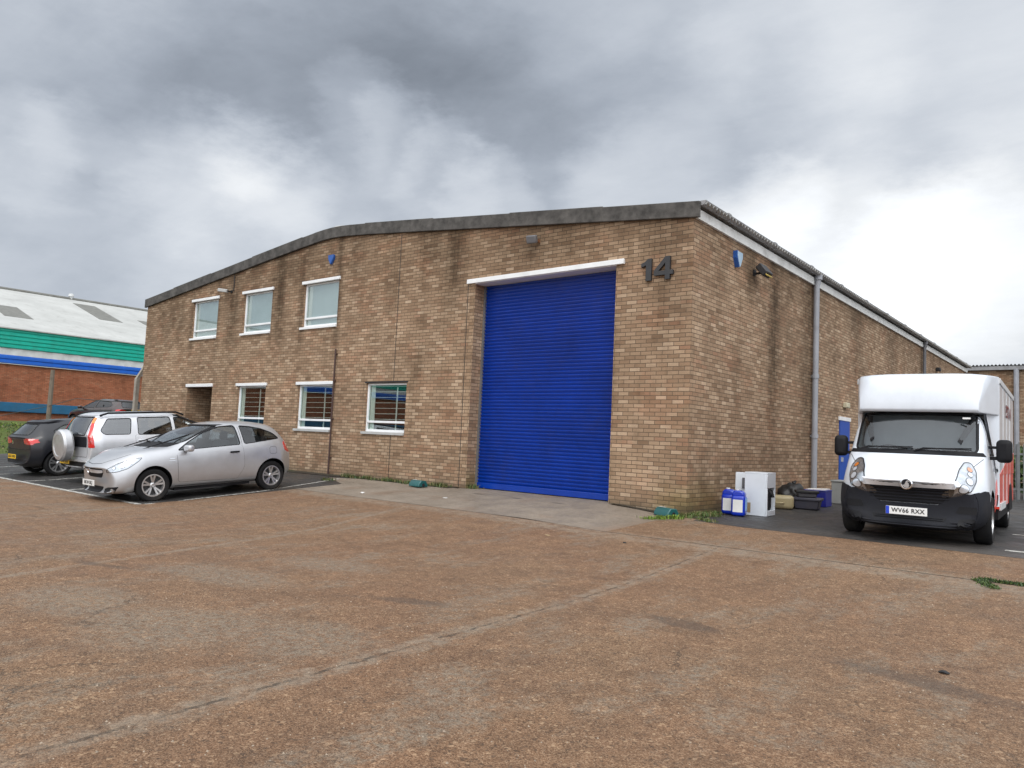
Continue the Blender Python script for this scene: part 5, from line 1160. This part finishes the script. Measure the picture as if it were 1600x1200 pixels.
# ------------------------------------------------------------------ palisade fence, shrub and tank behind the van
plain('galv', (.20, .21, .215), .5, metal=.5, var=.2)
PF = empty('palisade_fence', (3.3, 15.4, 0)); tag(PF, 'grey steel palisade fence crossing the drive behind the box van', 'fence')
b = MB()
for k in range(60):
    x = k*.155; b.prism([(x, .06), (x+.075, .06), (x+.075, 1.72), (x+.037, 1.82), (x, 1.72)], -.012, .0, 'y')
b.build('pales', 'galv', PF)
MB().box((-.1, .0, .35), (9.4, .045, .41)).box((-.1, .0, 1.42), (9.4, .045, 1.48)).build('rail', 'galv', PF)
for k in range(4): MB().box((k*2.9-.05, .046, 0), (k*2.9+.06, .12, 1.75)).build('post', 'galv', PF)
def leafblob(name, loc, rad, n, mat, label, cat, size=.12, seed=1):
    rnd = random.Random(seed); b = MB(); lobes = [(rnd.uniform(-.6, .6)*rad[0], rnd.uniform(-.6, .6)*rad[1], rnd.uniform(.35, 1.0)*rad[2], rnd.uniform(.35, .6)) for _ in range(9)]
    for i in range(n):
        lx, ly, lz, lr = rnd.choice(lobes)
        v = Vector((rnd.gauss(0, 1), rnd.gauss(0, 1), rnd.gauss(0, 1))).normalized()*rnd.uniform(.5, 1)**.5*lr
        c_ = Vector((lx+v.x*rad[0]*.9, ly+v.y*rad[1]*.9, max(.05, lz+v.z*rad[2]*.7)))
        a = Vector((rnd.gauss(0, 1), rnd.gauss(0, 1), rnd.gauss(0, 1))).normalized()*size; q = a.orthogonal().normalized()*size*.5
        b.add([c_-a, c_+q, c_+a, c_-q], [(0, 1, 2, 3)], rnd.choice((0, 0, 1)))
    root = empty(name, loc); b.build('crown', mat, root, recalc=False)
    tb = MB()
    for k in range(6): tb.tube([(rnd.uniform(-.1, .1), rnd.uniform(-.1, .1), -.05), (rnd.uniform(-.4, .4)*rad[0], rnd.uniform(-.4, .4)*rad[1], rad[2]*.7)], [.04, .015], 6)
    tb.build('stem', 'pipe_brown', root); tag(root, label, cat); return root
def leafmat(name, a, c_):
    m, t, b = newmat(name); co = t.n('ShaderNodeTexCoord').outputs['Object']; n = t.noise(co, 9, 3).outputs[0]
    t.put(b.inputs['Base Color'], t.ramp(n, [(.3, a), (.7, c_)])); b.inputs['Roughness'].default_value = .6; b.inputs['Subsurface Weight'].default_value = 0
leafmat('leaf_dark', (.02, .045, .012), (.05, .085, .022)); leafmat('leaf_mid', (.05, .09, .018), (.10, .14, .03)); leafmat('blade_bright', (.11, .19, .012), (.20, .29, .03)); leafmat('blade_dry', (.12, .11, .035), (.20, .17, .07))
leafblob('shrub', (3.75, 18.6, 0), (1.0, 1.0, 1.3), 1500, ['leaf_dark', 'leaf_mid'], 'green shrub behind the steel palisade fence', 'shrub', seed=5)
tk = empty('storage_tank', (3.6, 20.8, 0)); tag(tk, 'rounded pale storage tank behind the palisade fence and shrub', 'tank')
MB().lathe([(.001, 1.95), (.35, 1.9), (.62, 1.7), (.7, 1.45), (.7, .3), (.001, .3)], 28, 'z').build('tank_shell', 'clad_white', tk, smooth=True)
MB().box((-.6, -.6, 0), (.6, .6, .3)).build('plinth', 'conc', tk)

# ------------------------------------------------------------------ fence posts on the bank
plain('post_wood', (.16, .13, .10), .9, var=.3, bumpy=.5); plain('wire', (.06, .06, .06), .6)
gp = G(-31, 1)
px_ = empty('fence_post', (-31.05, .62, gp)); tag(px_, 'weathered timber fence post standing alone on the grass bank', 'post')
b = MB(); b.tube([(0, 0, -.2), (.02, 0, 1.3), (-.06, .03, 2.55)], [.11, .10, .085], 8); b.build('post_shaft', 'post_wood', px_, smooth=True)
px_ = empty('fence_post', (-22.6, .55, G(-22.6, .55))); tag(px_, 'concrete fence post with cranked top close to the left corner of the brick unit', 'post')
b = MB(); b.box((-.08, -.07, -.2), (.08, .07, 2.75)); b.build('post_shaft', 'conc', px_, bevel=.01)
MB().add([(-.07, -.06, 2.75), (.07, -.06, 2.75), (.07, .06, 2.75), (-.07, .06, 2.75), (.12, .12, 3.25), (.22, .12, 3.22), (.22, .24, 3.22), (.12, .24, 3.25)], [(0, 3, 2, 1), (4, 5, 6, 7), (0, 1, 5, 4), (1, 2, 6, 5), (2, 3, 7, 6), (3, 0, 4, 7)]).build('cranked_arm', 'conc', px_)
b = MB(); pts = [(-36, -2.5, 1.15), (-33, -.6, 1.25), (-31.05, .55, 1.75), (-28.9, .9, 2.12), (-27, .8, 2.05), (-24.5, .6, 1.98), (-22.68, .5, 1.95)]
b.tube(pts, .014, 5); tag(b.build('fence_wire', 'wire'), 'sagging loose wire strung between the two fence posts', 'wire')

# ------------------------------------------------------------------ things standing by the wall
plain('bait_green', (.008, .085, .085), .35, var=.15, coat=.3); plain('paper', (.72, .72, .70), .6); plain('drum_blue', (.004, .03, .42), .3, var=.1, coat=.3)
plain('label_white', (.68, .67, .66), .5, var=.12); plain('label_blue', (.2, .42, .75), .4); plain('label_red', (.3, .02, .03), .5); plain('appliance', (.66, .70, .75), .35, var=.06, dirt=.15, coat=.3)
plain('beige', (.36, .30, .17), .5, dirt=.2, coat=.1); plain('crate_blue', (.01, .015, .22), .4, dirt=.15); plain('tub_grey', (.055, .055, .075), .45, dirt=.25); plain('tub_lid', (.10, .10, .11), .5, dirt=.3); plain('box_grey', (.30, .31, .30), .5, dirt=.2); plain('card', (.30, .22, .12), .8)
def bait(x, y, rz, label):
    r_ = empty('bait_box', (x, y, G(x, y)+.012), rz); tag(r_, label, 'bait box')
    prof = [(-.13, 0), (.13, 0), (.13, .05), (.075, .135), (-.055, .145), (-.12, .07)]
    MB().prism(prof, -.19, .19, 'x').build('shell', 'bait_green', r_, bevel=.018, seg=3)
    MB().lathe([(.001, -.005), (.035, -.005), (.035, .005), (.001, .005)], 14, 'x', c=(.192, .0, .045)).lathe([(.001, -.005), (.035, -.005), (.035, .005), (.001, .005)], 14, 'x', c=(-.192, .0, .045)).build('entrance_hole', 'black', r_)
    MB().obox((-.08, -.02, .149), (.13, .06, .004), (R(-4), 0, 0)).build('label', 'paper', r_)
bait(-.20, -.36, R(-22), 'green plastic bait box lying by the weeds at the right corner of the building')
bait(-6.22, -.50, R(-8), 'dark green bait box at the wall foot between the window and the shutter')
def drum(x, y, rz, label, lab2):
    r_ = empty('chemical_drum', (x, y, G(x, y)+.01), rz); tag(r_, label, 'plastic drum')
    MB().box((-.125, -.12, 0), (.125, .12, .37)).build('drum_body', 'drum_blue', r_, bevel=.055, seg=4)
    MB().prism([(-.12, .34), (.12, .34), (.10, .42), (.04, .45), (-.06, .45), (-.11, .41)], -.10, .10, 'y').build('shoulder', 'drum_blue', r_, bevel=.03, seg=3)
    MB().lathe([(.001, .435), (.035, .435), (.035, .475), (.001, .475)], 16, 'z', c=(-.03, 0, 0)).build('cap', 'label_white', r_)
    MB().box((-.085, -.1235, .07), (.085, -.119, .29)).build('label', 'label_white', r_)
    if lab2: MB().box((.09, -.1245, .06), (.115, -.1195, .30)).build('label_stripe', 'label_red', r_)
    else: MB().box((.1235, -.085, .10), (.1275, .085, .32)).build('side_label', 'label_blue', r_)
drum(.32, 1.08, R(6), 'blue plastic chemical drum with white and red label nearest the wall', True)
drum(.575, .90, R(12), 'blue plastic chemical drum with a pale label in front of the white appliance', False)
ap = empty('kitchen_appliance', (.70, 1.56, .006), R(5)); tag(ap, 'white kitchen appliance with its side open, behind the blue drums', 'appliance')
b = MB(); w, dd, h = .205, .27, .755
b.box((-w, -dd, .0), (w-.03, -dd+.02, h)).box((-w, -dd+.02, 0), (-w+.02, dd, h)).box((-w, -dd, h), (w, dd, h+.03)).box((-w+.02, dd-.02, 0), (w, dd, h)).box((-w, -dd+.02, 0), (w, dd-.02, .04)).box((w-.03, -dd, h-.25), (w, dd-.02, h)).box((w-.03, -dd, 0), (w, -dd+.05, h-.25)).box((w-.03, -dd+.05, .04), (w, dd-.02, .10))
b.build('casing', 'appliance', ap, bevel=.006); MB().box((-.17, -.2, .06), (.17, .2, .5)).build('drum_housing', 'trim_black', ap, bevel=.08)
b = MB()
for k in range(5): b.tube([(w-.02, -.1+.05*k, h-.28), (w+.03, -.12+.05*k, h-.34-.02*k), (w+.0, -.05+.05*k, h-.42)], .008, 5)
b.build('hoses', 'black', ap)
MB().box((-.19, -dd-.004, .05), (-.09, -dd, .23)).build('energy_sticker', 'card', ap)
ap = empty('appliance_door', (.36, 1.66, .006), R(12)); tag(ap, 'white appliance door panel with a vent, leaning behind the drums', 'panel')
MB().obox((0, 0, .38), (.34, .05, .76), (R(-4), 0, 0)).build('panel', 'appliance', ap, bevel=.01)
MB().obox((.04, -.035, .56), (.16, .012, .20), (R(-4), 0, 0)).build('vent', 'tub_lid', ap); MB().obox((.03, -.04, .37), (.09, .012, .04), (R(-4), 0, 0)).build('handle_slot', 'black', ap)
cs = empty('plastic_case', (.34, 3.60, .006), R(18)); tag(cs, 'beige plastic carrying case lying on the asphalt beside the wall', 'case')
MB().box((-.27, -.15, 0), (.27, .15, .28)).build('case_body', 'beige', cs, bevel=.07, seg=4)
MB().tube([(-.12, -.165, .14), (-.10, -.20, .13), (.06, -.20, .13), (.08, -.165, .14)], .016, 8).build('handle', 'beige', cs, smooth=True)
bg_ = empty('bin_bag', (.28, 4.55, .006)); tag(bg_, 'black bin bag slumped behind the beige case', 'bag')
me = bpy.data.meshes.new('bag'); bm = bmesh.new(); bmesh.ops.create_icosphere(bm, subdivisions=4, radius=.3); rn = random.Random(3)
from mathutils import noise as mn
for v in bm.verts:
    k = 1+.28*mn.noise(v.co*5)+.12*mn.noise(v.co*14); v.co = Vector((v.co.x*k, v.co.y*k, max(-.22, v.co.z*k*.95)+.22))
bm.to_mesh(me); bm.free(); me.materials.append(MATS['black']); finish(me, 'bag_skin', bg_, smooth=True, angle=80)
MB().tube([(0, 0, .44), (.01, 0, .52), (.05, .02, .56)], [.03, .045, .02], 8).build('knot', 'black', bg_)
def tub(x, y, z, rz, w, d_, h, mat, lid, name, label, cat):
    r_ = empty(name, (x, y, z), rz); tag(r_, label, cat)
    b = MB(); t = .84; b.add([(-w*t, -d_*t, 0), (w*t, -d_*t, 0), (w*t, d_*t, 0), (-w*t, d_*t, 0), (-w, -d_, h), (w, -d_, h), (w, d_, h), (-w, d_, h)], [(0, 3, 2, 1), (4, 5, 6, 7), (0, 1, 5, 4), (1, 2, 6, 5), (2, 3, 7, 6), (3, 0, 4, 7)])
    b.build('tub_body', mat, r_, bevel=.03, seg=3); MB().box((-w-.02, -d_-.02, h-.03), (w+.02, d_+.02, h+.025)).build('rim', lid, r_, bevel=.012); return r_
tub(.72, 4.15, .006, R(10), .27, .22, .22, 'tub_grey', 'tub_grey', 'storage_tub', 'wide dark grey tub on the ground at the foot of the downpipe', 'tub')
tub(.70, 4.15, .253, R(25), .21, .15, .12, 'tub_lid', 'black', 'storage_tub', 'shallow black-lidded tub stacked on the wide dark tub', 'tub')
cr = empty('plastic_crate', (.52, 5.45, .006), R(4)); tag(cr, 'deep blue open plastic crate right of the grey downpipe', 'crate')
b = MB(); b.box((-.24, -.28, 0), (.24, -.25, .34)).box((-.24, .25, 0), (.24, .28, .34)).box((-.24, -.25, 0), (-.21, .25, .34)).box((.21, -.25, 0), (.24, .25, .34)).box((-.21, -.25, 0), (.21, .25, .03)); b.build('crate_body', 'crate_blue', cr, bevel=.012)
MB().box((-.25, -.29, .34), (.25, .29, .365)).build('rim', 'crate_blue', cr, bevel=.01)
MB().obox((0, 0, .375), (.42, .5, .02), (R(1), R(-2), 0)).build('polythene', 'label_white', cr)
gb = empty('utility_box', (.62, 7.15, .006)); tag(gb, 'pale grey cabinet box standing beside the blue side door', 'box')
MB().box((-.22, -.30, 0), (.22, .30, .52)).build('box_body', 'box_grey', gb, bevel=.012); MB().box((-.24, -.32, .52), (.24, .32, .56)).build('box_lid', 'box_grey', gb, bevel=.01)

# ------------------------------------------------------------------ weeds, moss and litter
def tufts(name, pts, mats, h, w, n, label, cat, seed, spread=.08):
    rnd = random.Random(seed); b = MB()
    for (x, y, k) in pts:
        for i in range(int(n*k)):
            px, py = x+rnd.gauss(0, spread), y+rnd.gauss(0, spread*.6); z = G(px, py)+.006; hh = h*rnd.uniform(.4, 1.25)*(.6+.4*k); a = rnd.uniform(0, 6.28); l = rnd.uniform(.1, .9)*hh
            dx, dy = math.cos(a), math.sin(a); ww = w*rnd.uniform(.6, 1.4)
            p0 = Vector((px, py, z)); p1 = p0+Vector((dx*l*.3, dy*l*.3, hh*.6)); p2 = p0+Vector((dx*l, dy*l, hh))
            s = Vector((-dy, dx, 0))*ww
            b.add([p0-s, p0+s, p1+s*.9, p1-s*.9, p2], [(0, 1, 2, 3), (3, 2, 4)], rnd.randrange(len(mats)))
    o = b.build(name, mats, recalc=False); tag(o, label, cat, kind='stuff'); return o
rw = random.Random(11)
tufts('weeds', [(-9.2+.13*i, -.14+rw.uniform(-.08, .06), rw.choice((.15, .3, .6, 1))) for i in range(26)]+[(-5.9, -.15, 1), (-5.75, -.15, .8), (-6.6, -.2, .8), (-5.1, .05, 1.2), (-5.15, .12, 1.2), (-7.6, -.18, 1.2), (-6.9, -.25, .6), (-8.9, -1.0, .6), (-8.8, -.95, .4)], ['leaf_dark', 'leaf_mid', 'blade_dry'], .085, .007, 80, 'low weeds along the foot of the front wall', 'weeds', 1)
tufts('weeds', [(-.05+.08*i, -.22+rw.uniform(-.05, .05)+(.12*i if i > 2 else 0), rw.choice((.5, .8, 1.1))) for i in range(6)]+[(.16+rw.uniform(-.05, .06), .05+.09*i, rw.choice((.3, .6, 1))) for i in range(10)]+[(-.35, -.16, .3), (.3, .5, .4), (.5, -.35, .5), (.62, -.42, .4), (.45, -.30, .3)], ['leaf_mid', 'leaf_mid', 'blade_dry'], .065, .007, 110, 'straggling weeds around the right corner of the building', 'weeds', 2)
tufts('grass_tuft', [(-.05-.045*i+0, -.62-.055*i, .5) for i in range(6)]+[(.0, -.55, 1), (.08, -.5, 1), (-.1, -.7, .8)], ['blade_bright', 'blade_bright', 'leaf_mid'], .06, .008, 70, 'bright green grass tongue growing from the joint by the green box', 'grass', 3, .06)
tufts('grass_tuft', [(4.75+.06*i, -2.42+rw.uniform(-.02, .02), .8) for i in range(14)]+[(4.72+.03*i, -2.5-.05*i, .8) for i in range(7)], ['leaf_dark', 'leaf_mid'], .035, .007, 60, 'green moss and grass in the broken slab at the right edge', 'grass', 4, .03)
rb_ = random.Random(5)
pts = []
while len(pts) < 2600:
    x = -25.2-rb_.random()**1.2*9; y = rb_.uniform(-9, 9); pts.append((x, y, rb_.choice((.3, .6, 1))))
tufts('bank_grass', pts, ['leaf_mid', 'leaf_dark', 'blade_bright', 'blade_dry'], .085, .02, 8, 'rough grass covering the sloping bank', 'grass', 6, .18)
lt = MB(); 
def lump(name, x, y, s, mat, label, cat, sq=.35, dz=0):
    me = bpy.data.meshes.new(name); bm = bmesh.new(); bmesh.ops.create_icosphere(bm, subdivisions=2, radius=s); off = Vector((x*3, y*5, 0))
    for v in bm.verts: k = 1+.5*mn.noise(v.co/s*1.3+off); v.co = Vector((v.co.x*k, v.co.y*k*.7, v.co.z*k*sq))
    bm.to_mesh(me); bm.free(); me.materials.append(MATS[mat]); o = finish(me, name, None, smooth=True); o.location = (x, y, G(x, y)+s*sq*.6+dz); tag(o, label, cat); return o
lump('plastic_litter', -27.6, -.75, .22, 'label_white', 'scrap of pale plastic litter on the grass bank', 'litter')
lump('stone', -6.3, -2.0, .05, 'label_white', 'small white scrap lying on the concrete left of the shutter', 'litter')
lump('stone', -4.45, -1.45, .06, 'label_white', 'white paper scrap on the concrete in front of the shutter', 'litter', .12)
lump('stone', 5.02, -6.2, .035, 'black', 'small black stone on the brown concrete near the right edge', 'stone')
lump('stone', -.52, -3.35, .04, 'card', 'flat rusty brown scrap on the concrete just beyond the joint', 'litter', .2)
lump('stone', .62, -3.1, .03, 'black', 'small dark stone beside the slab joint', 'stone')
b = MB(); rp = random.Random(8)
plain('pebble', (.30, .24, .18), .8, var=.4, vscale=20)
for i in range(1400):
    dd_ = 2.0+rp.random()**1.6*11; an = R(39.5)+rp.uniform(-.62, .62); x, y = 6.05-math.sin(an)*dd_, -12.28+math.cos(an)*dd_
    if y > -.8 : continue
    r_ = rp.uniform(.0035, .010); z = G(x, y); a = rp.uniform(0, 6.28)
    ring = [(x+r_*math.cos(a+k*1.2566)*rp.uniform(.7, 1.1), y+r_*math.sin(a+k*1.2566)*rp.uniform(.7, 1.1), z-.001) for k in range(5)]
    b.add(ring+[(x+rp.uniform(-.3, .3)*r_, y, z+r_*.7)], [(k, (k+1) % 5, 5) for k in range(5)])
tag(b.build('loose_grit', 'pebble', recalc=True), 'loose grit scattered over the brown concrete', 'grit', kind='stuff')
for o in scene.objects:
    if o.parent is None and o.type != 'CAMERA':
        g = {'bait_box': 'bait boxes along the front wall', 'chemical_drum': 'blue drums beside the appliance', 'alarm_box': 'alarm boxes on the brick unit', 'floodlight': 'floodlights on the brick unit',
             'storage_tub': 'tubs at the foot of the downpipe', 'fence_post': 'old fence posts on the left boundary', 'bulkhead_lamp': 'small lamps on the side wall'}.get(o.name.split('.')[0])
        if g: o['group'] = g
